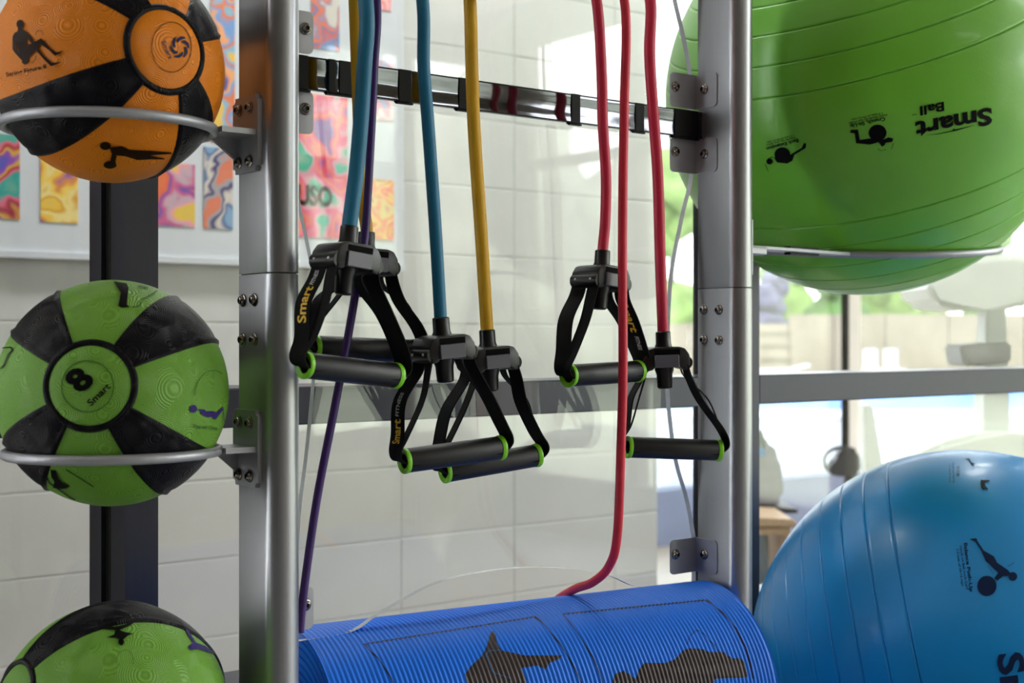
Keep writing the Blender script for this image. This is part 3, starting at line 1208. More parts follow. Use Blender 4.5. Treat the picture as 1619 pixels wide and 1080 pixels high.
gb = exercise_ball('exercise_ball', 'large green ribbed exercise ball with black print held by the upper right ring', GB, balldir(GB['C'], -0.235, 0.94, 0.245), -18.5, 18.5, 8.2, M['gball'], 'exercise balls on the rack')
bb = exercise_ball('exercise_ball', 'large blue ribbed exercise ball at the lower right of the rack', BB, balldir(BB['C'], -0.99, -0.142, -0.056), -29, 7.9, 6.7, M['bball'], 'exercise balls on the rack')
C, R = GB['C'], GB['R']
k, ox, oy = 3.688, 1180, 140
q = lambda x, y: (x / k + ox, y / k + oy)
ball_text('lettering', 'Smart', q(1425, 112), q(978, 200), 25, C, R, M['ink'], gb, 0.035, shear=.1)
ball_text('lettering', 'Ball', q(1150, 78), q(1003, 108), 13.5, C, R, M['ink'], gb, 0.03, shear=.1)
ball_text('lettering', 'TM', q(992, 142), q(966, 147), 3, C, R, M['ink'], gb, 0.0)
ball_poly('underline_swoosh', [[q(*p) for p in ((1040, 272), (1120, 262), (1200, 244), (1205, 232), (1215, 238), (1335, 212), (1220, 246), (1120, 266))]], C, R, M['ink'], gb)
ball_poly('figure_print', [[q(*p) for p in ((650, 238), (610, 240), (604, 256), (632, 262), (640, 318), (720, 326), (770, 312), (790, 338), (805, 330), (812, 315), (850, 310), (856, 290), (828, 284), (800, 296), (720, 290), (662, 298), (655, 262))], circ(765 / k + ox, 258 / k + oy, 14.2, 13)] + strip([q(845, 352), q(858, 318)], .8) + strip([q(765, 350), q(785, 362), q(815, 355)], .6), C, R, M['ink'], gb)
ball_text('lettering', 'Crunch, Sit-Up', q(806, 166), q(604, 210), 5.6, C, R, M['ink'], gb, 0.03)
ball_text('lettering', 'Hold Hands by the Head', q(818, 147), q(600, 196), 3.2, C, R, M['ink'], gb, 0.01)
ball_text('lettering', '1-3 sets of 10-12 reps', q(792, 138), q(612, 178), 3.0, C, R, M['ink'], gb, 0.01)
ball_poly('figure_print', [[q(*p) for p in ((120, 412), (160, 398), (182, 430), (240, 436), (270, 420), (282, 385), (348, 345), (350, 318), (336, 318), (325, 345), (268, 378), (230, 405), (180, 405), (150, 396))], circ(212 / k + ox, 383 / k + oy, 12.5, 11.5), circ(137 / k + ox, 424 / k + oy, 5, 4.6)] + strip([q(112, 440), q(130, 482)], .8), C, R, M['ink'], gb)
ball_text('lettering', 'Back Extension', q(302, 292), q(118, 342), 5.2, C, R, M['ink'], gb, 0.03)
ball_text('lettering', 'Hands by the Ears', q(285, 280), q(120, 325), 3.0, C, R, M['ink'], gb, 0.01)
ball_text('lettering', '1-3 sets of 10-12 reps', q(278, 268), q(122, 310), 2.8, C, R, M['ink'], gb, 0.01)
C, R = BB['C'], BB['R']
k, ox, oy = 4.151, 1480, 700
ball_poly('figure_print', [[q(*p) for p in ((220, 636), (240, 632), (265, 630), (272, 650), (312, 710), (380, 750), (400, 790), (470, 838), (495, 866), (470, 876), (440, 876), (402, 908), (380, 892), (408, 856), (350, 800), (326, 780), (295, 710), (258, 655))], circ(503 / k + ox, 880 / k + oy, 6.8, 7), circ(333 / k + ox, 942 / k + oy, 15.2, 16)] + strip([q(470, 815), q(512, 788)], .7) + strip([q(338, 810), q(375, 862)], .5), C, R, M['ink_navy'], bb)
ball_text('lettering', 'Balance Push-Up', q(182, 662), q(222, 980), 5.2, C, R, M['ink_navy'], bb, 0.03)
ball_text('lettering', 'Hands on Ball, Lock Core', q(154, 680), q(198, 968), 3.6, C, R, M['ink_navy'], bb, 0.015)
ball_text('lettering', '1-3 sets of 10-12 reps', q(133, 702), q(168, 945), 3.4, C, R, M['ink_navy'], bb, 0.015)
k = 10.8
ball_poly('figure_print', [[q(*p) for p in ((765, 640), (795, 650), (905, 648), (918, 668), (850, 690), (828, 700), (840, 745), (885, 800), (880, 820), (840, 800), (800, 745), (812, 790), (835, 818), (810, 818), (775, 770), (758, 690))]], C, R, M['ink'], bb)
ball_poly('figure_print', [[q(*p) for p in ((480, 285), (570, 280), (600, 340), (680, 382), (610, 388), (585, 350), (550, 300))]], C, R, M['ink_brown'], bb)
ball_text('lettering', 'V-Up', q(355, 410), q(362, 590), 4.2, C, R, M['ink_navy'], bb, 0.02)
ball_text('lettering', 'Hands and Feet Up', q(282, 350), q(292, 700), 2.6, C, R, M['ink_navy'], bb, 0.01)
ball_text('lettering', '1-3 sets of 10-12', q(222, 370), q(228, 690), 2.4, C, R, M['ink_navy'], bb, 0.01)
ball_text('lettering', 'Smart', (1577, 1035), (1601, 1215), 39, C, R, M['ink_navy'], bb, 0.03)

# ================================================================== ROLLED MAT
MY, MZ, MRAD = 1.348, CH - 0.493, 0.147
MA0, MA1 = Vector((0.780, 1.428, MZ)), Vector((1.399, 1.347, MZ))
MLEN = (MA1 - MA0).length
matroot = empty('rolled_exercise_mat', MA0)
matroot.rotation_euler = (0, 0, math.atan2(MA1.y - MA0.y, MA1.x - MA0.x))
MINV = (Matrix.Translation(MA0) @ Matrix.Rotation(matroot.rotation_euler.z, 4, 'Z')).inverted()
MX0, MX1 = 0.0, MLEN
tag(matroot, 'blue ribbed foam exercise mat rolled up between the two posts', 'exercise mat')
PITCH = 0.0062


def mat_r(X):
    return MRAD - 0.0016 * (0.5 - 0.5 * math.cos(2 * PI * (X - MX0) / PITCH)) ** 1.5


nrib = int((MX1 - MX0) / PITCH)
bm = bmesh.new()
NA, rows = 72, []
xs_ = [MX0 + PITCH * i / 6 for i in range(nrib * 6 + 1)]
for X in xs_:
    r = mat_r(X)
    rows.append([bm.verts.new((X - MX0, r * math.sin(2 * PI * a / NA), r * math.cos(2 * PI * a / NA))) for a in range(NA)])
for i in range(len(rows) - 1):
    for a in range(NA):
        bm.faces.new((rows[i][a], rows[i][(a + 1) % NA], rows[i + 1][(a + 1) % NA], rows[i + 1][a]))
link('outer_wrap', bm, M['mat_blue'], matroot, smooth=True)
# spiral end faces: the layers of the roll
LX = xs_[-1] - MX0
for end, x in (('left', 0.0), ('right', LX)):
    bm = bmesh.new()
    s = 1 if end == 'right' else -1
    prof = []
    r = MRAD - 0.0002
    while r > 0.03:
        prof += [(r, -0.006), (r - 0.0015, 0.0), (r - 0.0075, 0.0), (r - 0.009, -0.006)]
        r -= 0.0095
    prof.append((0.0, -0.006))
    lathe(bm, prof, 72, axis_matrix(Vector((x, 0, 0)), (s, 0, 0)))
    link('roll_end', bm, M['mat_blue'], matroot, smooth=False)


def mat_print(name, bm, m, lift):
    o_ = MINV @ CAM
    for v in bm.verts:
        d = MINV.to_3x3() @ raydir(v.co.x, v.co.y)
        # hit the cylinder about its own axis
        a = d.y ** 2 + d.z ** 2
        b = o_.y * d.y + o_.z * d.z
        c = o_.y ** 2 + o_.z ** 2 - MRAD ** 2
        disc = b * b - a * c
        t = (-b - math.sqrt(disc)) / a if disc > 0 else -b / a
        p = o_ + d * t
        ang = math.atan2(p.y, p.z)
        rr = mat_r(p.x) + lift
        v.co = Vector((p.x, rr * math.sin(ang), rr * math.cos(ang)))
    return link(name, bm, m, matroot, smooth=True)


k, ox, oy = 3.855, 480, 900
pa = [q(*p) for p in ((1150, 375), (1168, 390), (1180, 450), (1210, 495), (1350, 525), (1578, 525), (1560, 545), (1500, 570), (1475, 612), (1430, 585), (1330, 600), (1358, 680), (1350, 740), (1200, 760), (1010, 740), (985, 640), (1020, 590), (1085, 530), (1118, 470), (1135, 400))]
mat_print('figure_print', flat_mesh([pa], 1.6), M['mat_print'], 0.0002)
mat_print('outline_print', flat_mesh(strip([q(*p) for p in ((370, 455), (1410, 288), (1440, 312), (1480, 350), (1560, 450), (1619, 540), (1660, 620), (1700, 700))], 2.0) + strip([q(*p) for p in ((370, 455), (470, 560), (550, 690), (580, 760))], 2.0), 1.8), M['mat_line'], 0.0002)
mat_print('figure_line', flat_mesh(strip([q(*p) for p in ((1210, 492), (1130, 495), (1110, 520), (1130, 570), (1150, 625), (1260, 665))], 1.2), 1.8), M['bluespot'], 0.0004)
k, ox, oy = 4.0475, 880, 900
pb = [q(*p) for p in ((360, 760), (360, 710), (378, 668), (430, 650), (480, 680), (508, 705), (530, 640), (560, 600), (700, 600), (760, 575), (810, 520), (850, 505), (930, 510), (980, 530), (1070, 530), (1120, 570), (1180, 570), (1205, 600), (1222, 690), (1150, 695), (1020, 700), (990, 760))]
mat_print('figure_print', flat_mesh([pb], 1.6), M['mat_print'], 0.0002)
mat_print('outline_print', flat_mesh(strip([q(*p) for p in ((40, 285), (960, 195), (1000, 225), (1060, 275), (1150, 380), (1210, 500), (1240, 600), (1260, 700))], 2.0) + strip([q(*p) for p in ((40, 285), (140, 410), (230, 560), (290, 700), (310, 760))], 2.0), 1.8), M['mat_line'], 0.0002)
mat_print('figure_line', flat_mesh(strip([q(*p) for p in ((835, 480), (860, 420), (895, 388), (940, 410), (990, 465), (1040, 525))], .9), 1.8), M['mat_line'], 0.0002)
# tray under the roll (part of the rack)
boxobj('tray', M['alu2'], XL + 2 * PR, XR, 1.30, 1.47, MZ - MRAD - 0.0035, MZ - MRAD + 0.0005, rack)


# ================================================================== RESISTANCE BANDS
def ribbon(path, half_w, th, wv):
    """webbing: path points, width vectors"""
    bm = bmesh.new()
    rows = []
    n = len(path)
    for i, p in enumerate(path):
        a, b = path[max(i - 1, 0)], path[min(i + 1, n - 1)]
        t = (b - a).normalized()
        w_ = wv(i / (n - 1))
        w_ = (w_ - t * w_.dot(t)).normalized()
        nn = t.cross(w_)
        hw = half_w
        rows.append([bm.verts.new(p + w_ * hw * sx_ + nn * th * sn) for sx_, sn in ((-1, -1), (1, -1), (1, 1), (-1, 1))])
    for i in range(n - 1):
        for k2 in range(4):
            j = (k2 + 1) % 4
            bm.faces.new((rows[i][k2], rows[i][j], rows[i + 1][j], rows[i + 1][k2]))
    bm.faces.new(rows[0][::-1])
    bm.faces.new(rows[-1])
    return bm


def handle(root, O, yaw, roll, gl, gr, text=None, twist=(0, 0), spread=1.0):
    """yoke parts in a frame at the yoke centre (local x along the grip, z up); gl, gr = ends of the grip in the world"""
    W = Matrix.Translation(O) @ Matrix.Rotation(yaw, 4, 'Z') @ Matrix.Rotation(roll, 4, 'Y')
    Mx = Matrix.Translation(-root.location) @ W
    Wi = W.inverted()
    a_, b_ = Wi @ gl, Wi @ gr
    glen = (b_ - a_).length
    gx = (b_ - a_).normalized()
    gz = (Vector((0, 0, 1)) - gx * gx.z).normalized()
    gy = gz.cross(gx)
    G = Matrix((gx, gy, gz)).transposed().to_4x4()
    G.translation = (a_ + b_) / 2

    def put(name, bm, m, parent=root, sm=0, **kw):
        o = link(name, bm, m, parent)
        if parent is root:
            o.matrix_local = Mx
        if sm:
            auto_smooth(o, sm)
        return o
    # ---- yoke
    bm = bmesh.new()
    prof = [(-0.027, -0.019), (-0.030, -0.010), (-0.0295, 0.001), (-0.024, 0.0095), (-0.016, 0.012), (0.016, 0.012), (0.024, 0.0095), (0.0295, 0.001), (0.030, -0.010), (0.027, -0.019), (0.018, -0.017), (0.0145, -0.0085), (-0.0145, -0.0085), (-0.018, -0.017)]
    prism(bm, prof, 'y', -0.0235, 0.0235)
    bevel(bm, 0.0024, 2)
    yoke = put('yoke', bm, M['plastic'], sm=32)
    # side barrels that pin the webbing
    for sx_ in (-1, 1):
        bm = bmesh.new()
        tube(bm, [Vector((sx_ * 0.0242, -0.0225, -0.009)), Vector((sx_ * 0.0242, 0.0225, -0.009))], 0.0088, 16)
        auto_smooth(link('strap_barrel', bm, M['plastic'], yoke), 40)
        for y in (-0.013, 0.013):
            bm = bmesh.new()
            bmesh.ops.create_uvsphere(bm, u_segments=10, v_segments=6, radius=0.0017, matrix=Matrix.Translation((sx_ * 0.0328, y, -0.008)))
            link('rivet', bm, M['rivet'], yoke, smooth=True)
    for s in (-1, 1):
        # window slot with a paler buckle plate, front and back
        y = s * 0.0238
        bm = bmesh.new()
        box(bm, -0.0165, 0.0165, min(y, y - s * .003), max(y, y - s * .003), 0.0005, 0.0088)
        link('slot', bm, M['frame_dark'], yoke)
        y = s * 0.0268
        bm = bmesh.new()
        box(bm, -0.0175, 0.0145, min(y, y - s * .006), max(y, y - s * .006), -0.0145, 0.0018)
        bevel(bm, 0.0006, 1)
        link('buckle_plate', bm, M['plate'], yoke)
    # ---- ferrule above and plug below
    bm = bmesh.new()
    lathe(bm, [(0.0, 0.0320), (0.0088, 0.0320), (0.0098, 0.0310), (0.0100, 0.016), (0.0115, 0.0125), (0.0115, 0.010), (0.0, 0.010)], 20)
    put('ferrule', bm, M['plastic'], sm=40)
    bm = bmesh.new()
    lathe(bm, [(0.0, -0.008), (0.0125, -0.008), (0.0125, -0.018), (0.0105, -0.024), (0.0098, -0.041), (0.0080, -0.0425), (0.0055, -0.0425), (0.0050, -0.036), (0.0, -0.036)], 20)
    put('plug', bm, M['plastic'], sm=40)
    # ---- grip with lime end rings
    L = glen / 2
    gm = G @ Matrix.Rotation(PI / 2, 4, 'Y')
    bm = bmesh.new()
    lathe(bm, [(0.0080, -L + 0.003), (0.0132, -L + 0.003), (0.0138, -L + 0.005), (0.0139, 0), (0.0138, L - 0.005), (0.0132, L - 0.003), (0.0080, L - 0.003)], 32, gm, closed=True)
    grip = put('grip', bm, M['foam'], sm=50)
    for s in (-1, 1):
        bm = bmesh.new()
        m2 = gm @ Matrix.Translation((0, 0, s * L))
        lathe(bm, [(0.0086, -0.004 if s > 0 else -0.0005), (0.0142, -0.0036 if s > 0 else -0.0022), (0.0147, -0.0015), (0.0147, 0.0012), (0.0141, 0.0024 if s > 0 else 0.0034), (0.0120, 0.003), (0.0098, 0.0024), (0.0087, 0.0006)], 32, m2, closed=True)
        r_ = auto_smooth(link('end_ring', bm, M['green_ring'], grip), 40)
        tag(r_, 'lime green end ring of the grip')
    # ---- four straps: two per side, coming together in the end of the grip
    for sx_ in (-1, 1):
        for fb in (-1, 1):
            tw = twist[0 if sx_ < 0 else 1]
            hx = L + 0.004
            up_ = [Vector((sx_ * 0.0245, fb * 0.0125, -0.010)), Vector((sx_ * 0.029 * spread, fb * 0.0128, -0.028))]
            lo_ = [G @ Vector(p) for p in ((sx_ * (hx - 0.004 + fb * tw * 0.15), fb * 0.0066, 0.030), (sx_ * (hx + 0.004), fb * 0.0040, 0.012),
                                           (sx_ * (hx + 0.002), fb * 0.0026, 0.002), (sx_ * (hx - 0.010), fb * 0.0022, -0.0030 + 0.002 * fb), (sx_ * (hx - 0.022), fb * 0.0022, -0.0015 + 0.002 * fb))]
            mid = up_[1].lerp(lo_[0], 0.48) + Vector((sx_ * (0.002 + fb * tw * 0.4), fb * 0.0012, 0.002))
            pts = up_ + [mid] + lo_
            path = catmull(pts, 6)

            def wv(t, fb=fb, sx_=sx_, tw=tw):
                k3 = min(1.0, t / 0.75)
                return Vector((sx_ * fb * (0.12 + tw * 8 * math.sin(PI * k3)), 1, 0))
            bm = ribbon(path, 0.0108, 0.0008, wv)
            st = put('strap', bm, M['web'], sm=40)
            if text and sx_ == text[0] and fb == text[1]:
                # woven lettering along the outer face of the strap
                for txt, s0, s1, hgt, mm in (('Smart', text[2], text[3], 0.0115, 'ink_yellow'), ('FITNESS', text[4], text[5], 0.0055, 'ink_white')):
                    tb = text_mesh(txt, 0.025, .1)
                    refine(tb, 0.3)
                    xx = [v.co.x for v in tb.verts]
                    xa, xb = min(xx), max(xx)
                    n = len(path)
                    for v in tb.verts:
                        t = s0 + (s1 - s0) * (v.co.x - xa) / (xb - xa)
                        fi = t * (n - 1)
                        i0 = min(int(fi), n - 2)
                        fr = fi - i0
                        p = path[i0].lerp(path[i0 + 1], fr)
                        tg = (path[i0 + 1] - path[i0]).normalized()
                        w_ = wv(t)
                        w_ = (w_ - tg * w_.dot(tg)).normalized()
                        nn = tg.cross(w_)
                        if nn.x > 0:
                            nn = -nn
                        vv = (v.co.y / 0.69 - 0.5) * hgt * (-1 if w_.cross(tg).dot(nn) * (s1 - s0) > 0 else 1)
                        # letters stand with their tops away from the viewer's left edge
                        v.co = p + w_ * vv * 1 + nn * 0.0012
                    link('woven_lettering', tb, M[mm], st)
    return root


def band(label, pts, Y, r, m, hd=None, name='resistance_band', peg_dx=0.0):
    """pts: photograph points of the tube from the top down, at depth plane(s) Y"""
    P = []
    n = len(pts)
    for i, p in enumerate(pts):
        y = p[2] if len(p) > 2 else Y
        P.append(onY(p[0], p[1], y))
    if hd:
        W_ = Matrix.Translation(hd['O']) @ Matrix.Rotation(hd['yaw'], 4, 'Z') @ Matrix.Rotation(hd['roll'], 4, 'Y')
        f1, f0 = W_ @ Vector((0, 0, 0.036)), W_ @ Vector((0, 0, 0.014))
        P = [p_ for p_ in P if p_.z > f1.z + 0.012] + [f1, f0]
    base = P[-1].copy()
    root = empty(name, base)
    tag(root, label, 'resistance band', 'resistance bands on the rack')
    # carry the tube up over the hanging rail and a little down behind it
    top = P[0]
    rise = [Vector((top.x - 0.004, 1.365 + 0.014 + 0.006, RZ - 0.10)), Vector((top.x - 0.003, 1.365 + 0.016 + r, RZ)), Vector((top.x - 0.002, 1.365, RZ + 0.0125 + r)), Vector((top.x - 0.001, 1.365 - 0.014 - r, RZ + 0.002)), Vector((top.x, (top.y + 1.34) / 2, RZ - 0.07))]
    path = catmull([v - base for v in rise + P], 10)
    bm = bmesh.new()
    tube(bm, path, r, 18)
    link('tube', bm, m, root, smooth=True)
    if hd:
        handle(root, **hd)
    return root


def hO(px, py, Y):
    return onY(px, py, Y)


R_ = math.radians
YA, YBk, YC, YD, YE, YF = 1.262, 1.325, 1.275, 1.318, 1.285, 1.285
band('teal blue band hanging nearest the left post, handle in front', [(578, 0), (576, 105), (566, 246), (556, 350), (552.5, 378), (551.5, 386)], YA, 0.0085, M['t_blue'],
     dict(O=hO(548.5, 404, YA), yaw=R_(6), roll=R_(6.3), gl=onY(482, 577.6, YA - .0072), gr=onY(626, 594, YA + .0072), text=(-1, 1, .37, .20, .19, .09), twist=(0.012, 0.010)))
band('left yellow band mostly hidden behind the blue and purple tubes', [(561, 0), (566, 140), (572, 300), (578, 385), (579, 395)], YBk, 0.0072, M['t_yellow'],
     dict(O=hO(578.5, 411, YBk), yaw=R_(-4), roll=R_(1.5), gl=onY(497, 550, YBk - -.005), gr=onY(655.5, 556, YBk - .005), twist=(0.01, 0.02)))
band('teal blue band hanging in the middle of the rack', [(668, 0), (670, 105), (678, 211), (689, 370), (696, 512), (697, 522)], YC, 0.0073, M['t_blue'],
     dict(O=hO(700, 546, YC), yaw=R_(-6), roll=R_(-5), gl=onY(639, 729, YC + .0076), gr=onY(791, 708, YC - .0076), text=(-1, 1, .50, .36, .35, .25), twist=(0.018, 0.006)))
band('yellow band hanging beside the middle blue one, fully in view', [(743, 0), (746, 105), (750, 211), (761, 373), (769, 525), (770, 534)], YD, 0.0079, M['t_yellow'],
     dict(O=hO(772.5, 563, YD), yaw=R_(-8), roll=R_(-4), gl=onY(703, 745, YD + .0098), gr=onY(848, 720, YD - .0098), twist=(0.012, 0.02)))
band('red band hanging first of the reds, its handle higher than the others', [(943, 0), (951, 111), (953, 194), (958, 278), (957, 347), (954, 405), (953, 412)], YE, 0.0068, M['t_red'],
     dict(O=hO(950.5, 436, YE), yaw=R_(5), roll=R_(5), gl=onY(899, 594, YE - .006), gr=onY(1008, 587, YE + .006), text=(1, -1, .16, .34, .36, .44), twist=(0.012, 0.006)))
band('red band hanging closest to the right post with its handle below', [(1028, 0), (1027, 83), (1032, 167), (1040, 278), (1044, 413), (1048, 530), (1048.5, 537)], YF, 0.0073, M['t_red'],
     dict(O=hO(1049.5, 563, YF), yaw=R_(-32), roll=R_(-2), gl=onY(993, 707, YF + .0264), gr=onY(1136, 712, YF - .0264), twist=(0.006, 0.018)))
band('thin red tube without a handle that curls onto the blue mat', [(987, 0, 1.245), (987, 167, 1.245), (985, 280, 1.245), (984, 413, 1.245), (985, 580, 1.24), (982, 700, 1.245), (976, 845, 1.26), (963, 895, 1.29), (938, 920, 1.325), (912, 930, 1.375), (893, 940, 1.42), (876, 952, 1.46)], 1.245, 0.0058, M['t_red2'])
band('thin purple tube without a handle slanting down behind the left post', [(596, 0, 1.29), (592, 105, 1.29), (585, 246, 1.292), (577, 373, 1.293), (566, 440, 1.293), (548, 545, 1.293), (528, 650, 1.30), (501, 790, 1.31), (481, 930, 1.318), (474, 1000, 1.32)], 1.29, 0.0046, M['t_purple'])

# peg hook whose underside shows at the top edge
bm = bmesh.new()
hp = onY(753, -3, 1.30)
tube(bm, [rl((hp.x - 0.012, hp.y, hp.z + 0.006)), rl((hp.x + 0.014, hp.y, hp.z + 0.007))], 0.0072, 16)
tube(bm, [rl((hp.x, hp.y, hp.z + 0.008)), rl((hp.x, hp.y + 0.03, hp.z + 0.10)), rl((hp.x, 1.365, RZ))], 0.004, 10)
auto_smooth(link('peg_hook', bm, M['plastic'], rack), 40)

# ================================================================== POSTERS ON THE PARTITION
bx0 = onY(-260, 0, WB).x
bx1 = onY(632, 0, WB).x
bz0 = onY(150, 404.5, WB).z
bd = empty('display_board', (bx0, WB, bz0))
tag(bd, 'long white display board on the block partition behind the glass', 'board')
boxobj('panel', M['board'], bx0, bx1, WB - 0.022, WB + 0.0, bz0, bz0 + 1.5, bd, bev=0.003, seg=1)
boxobj('bottom_lip', M['board'], bx0, bx1, WB - 0.030, WB + 0.0, bz0 - 0.012, bz0 + 0.002, bd)


def poster(px0, py0, px1, py1, label, cols, scale, seed):
    a, b = onY(px0, py0, WB - 0.023), onY(px1, py1, WB - 0.023)
    # bottom measured at the mid column so that the foot stays level
    zb = onY((px0 + px1) / 2, py1, WB - 0.023).z
    zt = onY((px0 + px1) / 2, py0, WB - 0.023).z
    bm = bmesh.new()
    box(bm, 0, b.x - a.x, -0.002, 0, 0, zt - zb)
    o = link('poster', bm, poster_mat('poster_print_%d' % seed, cols, scale, seed), loc=(a.x, WB - 0.0225, zb))
    tag(o, label, 'poster', 'posters on the display board')
    return o


poster(-20, 212, 31, 346, 'poster of pink, teal and violet blotches at the far left under the orange ball', ['#d8c26a', '#2aa39a', '#e0607e', '#a3203c', '#d8a53a', '#8a3fb0', '#4a4fb8'], 14, 1)
poster(64, 246, 123, 352, 'yellow poster with a blue patch left of the dark window post', ['#3f7fd0', '#f0c23a', '#e0a018', '#f2d98a', '#f5c84a', '#e08a3a', '#7d4fb0'], 13, 2)
poster(246, 258, 308, 358, 'orange and purple poster right of the dark window post', ['#f0a050', '#e8663a', '#7a4aa8', '#d05a8a', '#c7a8b8', '#f0a0a8', '#e8c04a'], 13, 3)
poster(322, 234, 368, 362, 'grey and navy graffiti poster beside the left silver post', ['#c7b9b4', '#7fa3c7', '#5a6f9a', '#d8ccc4', '#3a2f6a', '#a3a0a8', '#e07a5a'], 14, 4)
poster(333, -60, 371, 226, 'tall blue and orange poster strip between orange ball and left post', ['#3a6fc0', '#f0c050', '#7fb8d8', '#e87a3a', '#6f9fd8', '#f5a86a', '#4a4fa0'], 12, 5)
o = poster(468, 150, 549, 376, 'teal and pink poster with the black letters USO', ['#d8d0c0', '#3ab89a', '#e8a0b0', '#f05a8a', '#f07a6a', '#f04f70', '#8a4fa0'], 12, 6)
# its lettering: flat print
bm = text_mesh('USO', 0.045)
xx = [v.co.x for v in bm.verts]
a, b = onY(470, 322, WB - 0.026), onY(526, 324, WB - 0.026)
h = (onY(500, 297, WB).z - onY(500, 326, WB).z)
for v in bm.verts:
    t = (v.co.x - min(xx)) / (max(xx) - min(xx)) if False else v.co.x
    v.co = Vector((t, 0, v.co.y))
x_min, x_max = min(v.co.x for v in bm.verts), max(v.co.x for v in bm.verts)
for v in bm.verts:
    v.co = Vector(((v.co.x - x_min) / (x_max - x_min) * (b.x - a.x), 0, v.co.z / 0.69 * h))
link('lettering', bm, M['ink'], o, loc=Vector((a.x, WB - 0.0255, a.z)) - o.location)
poster(584, 284, 622, 379, 'small orange and yellow poster right of the blue and purple tubes', ['#f07a4a', '#f0a03a', '#f0604a', '#f5c050', '#f58a5a', '#e8d070', '#d85a7a'], 14, 7)
poster(492, -40, 536, 78, 'small blue and orange poster above the black crossbar at left', ['#c8c0b8', '#5a8ac0', '#e06a5a', '#6a7fb0', '#f07a4a', '#b08aa0', '#d8d0c8'], 14, 8)
poster(594, 96, 622, 190, 'narrow pink and grey poster below the crossbar beside the purple tube', ['#d8d0d0', '#f0a0b8', '#e8d8d8', '#f090a0', '#a0a0c0', '#e0c0b8', '#f0b0a0'], 14, 9)
poster(590, -40, 618, 16, 'pink scrap of poster at the top edge beside the purple tube', ['#f0a0b0', '#f07a90', '#f5b0b8', '#f08080', '#f0c0c0', '#f59aa0', '#f0a0b0'], 14, 10)

# ================================================================== HALL AND POOL SIDE
# pale grey machine standing in for a reflection, haze put into its colour
def P3(px, py, d):
    return at(px, py, d)


D = 4.6
bk = empty('reflected_machine', Vector((at(1500, HY, D).x, at(1500, HY, D).y, 0)))
tag(bk, 'pale grey exercise machine standing in for a glass reflection above the blue ball', 'machine reflection')
b0 = bk.location


def sidebox(name, pts, d0, d1, m, parent, org, bev=0.006):
    """outline in photograph pixels at depth d0..d1 along the view: a thick plate"""
    bm = bmesh.new()
    A = [bm.verts.new(at(x, y, d0) - org) for x, y in pts]
    dv = VD * (d1 - d0)
    B = [bm.verts.new(v.co + dv) for v in A]
    n = len(A)
    for i in range(n):
        j = (i + 1) % n
        bm.faces.new((A[i], A[j], B[j], B[i]))
    bm.faces.new(A[::-1])
    bm.faces.new(B)
    if bev:
        bmesh.ops.bevel(bm, geom=list(bm.edges), offset=bev, segments=2, affect='EDGES', clamp_overlap=True)
    return auto_smooth(link(name, bm, m, parent), 35)


sidebox('upright', [(1553, 1000), (1556, 640), (1562, 440), (1590, 440), (1596, 640), (1602, 1000)], D, D + 0.10, M['pale'], bk, b0)
sidebox('console', [(1462, 448), (1480, 425), (1530, 408), (1600, 400), (1660, 412), (1660, 470), (1610, 488), (1560, 490), (1520, 492), (1480, 482)], D - 0.1, D + 0.25, M['pale'], bk, b0, 0.02)
sidebox('base_shroud', [(1395, 760), (1430, 730), (1490, 700), (1550, 684), (1600, 684), (1700, 690), (1700, 960), (1395, 960)], D - 0.05, D + 0.2, M['pale'], bk, b0, 0.02)
sidebox('front_leg', [(1366, 640), (1380, 640), (1400, 760), (1420, 960), (1378, 960), (1370, 760)], D + 0.02, D + 0.08, M['pale'], bk, b0)
sidebox('bottle_holder', [(1518, 545), (1600, 540), (1600, 575), (1525, 580)], D - 0.06, D + 0.12, M['midgrey'], bk, b0, 0.01)
bm = bmesh.new()
box(bm, -0.5, 0.5, -0.06, 0.06, 0, 0.06, Matrix.Translation((0, 0, 0)))
link('floor_bar', bm, M['pale'], bk)

# grey rounded shroud beside the right post
D = 5.4
g0 = at(1208, HY, D)
g0.z = 0
gs = empty('cycle_trainer', g0)
tag(gs, 'rounded grey gym machine with a black top just right of the right post', 'gym machine')
sidebox('shroud', [(1180, 700), (1205, 690), (1222, 700), (1234, 724), (1241, 760), (1240, 790), (1228, 806), (1180, 808)], D, D + 0.22, M['midgrey'], gs, g0, 0.03)
sidebox('black_cap', [(1188, 676), (1204, 678), (1212, 700), (1208, 718), (1188, 720)], D - 0.02, D + 0.2, M['black'], gs, g0, 0.008)
sidebox('blue_trim', [(1190, 706), (1208, 708), (1211, 722), (1190, 722)], D - 0.03, D - 0.01, M['bluespot'], gs, g0, 0.003)
sidebox('foot', [(1196, 800), (1262, 806), (1262, 812), (1196, 812)], D - 0.05, D + 0.26, M['black'], gs, g0, 0.004)
pedz = at(1200, 812, D).z
boxobj('plinth', M['black'], g0.x - 0.12, g0.x + 0.12, g0.y, g0.y + 0.22, 0, pedz, gs)
# low wooden bench under it
D = 4.9
w0 = at(1225, HY, D)
w0.z = 0
wbn = empty('wooden_bench', w0)
tag(wbn, 'low pale wooden bench seen between right post and blue ball', 'bench')
sidebox('bench_top', [(1150, 816), (1256, 822), (1262, 834), (1150, 832)], D, D + 0.35, M['wood'], wbn, w0, 0.004)
sidebox('front_board', [(1150, 832), (1250, 834), (1250, 846), (1150, 845)], D + 0.01, D + 0.03, M['wood'], wbn, w0, 0.002)
for x in (1165, 1236):
    sidebox('leg', [(x, 840), (x + 10, 840), (x + 10, HY + CH * F / D), (x, HY + CH * F / D)], D + 0.05, D + 0.3, M['wood'], wbn, w0, 0.002)
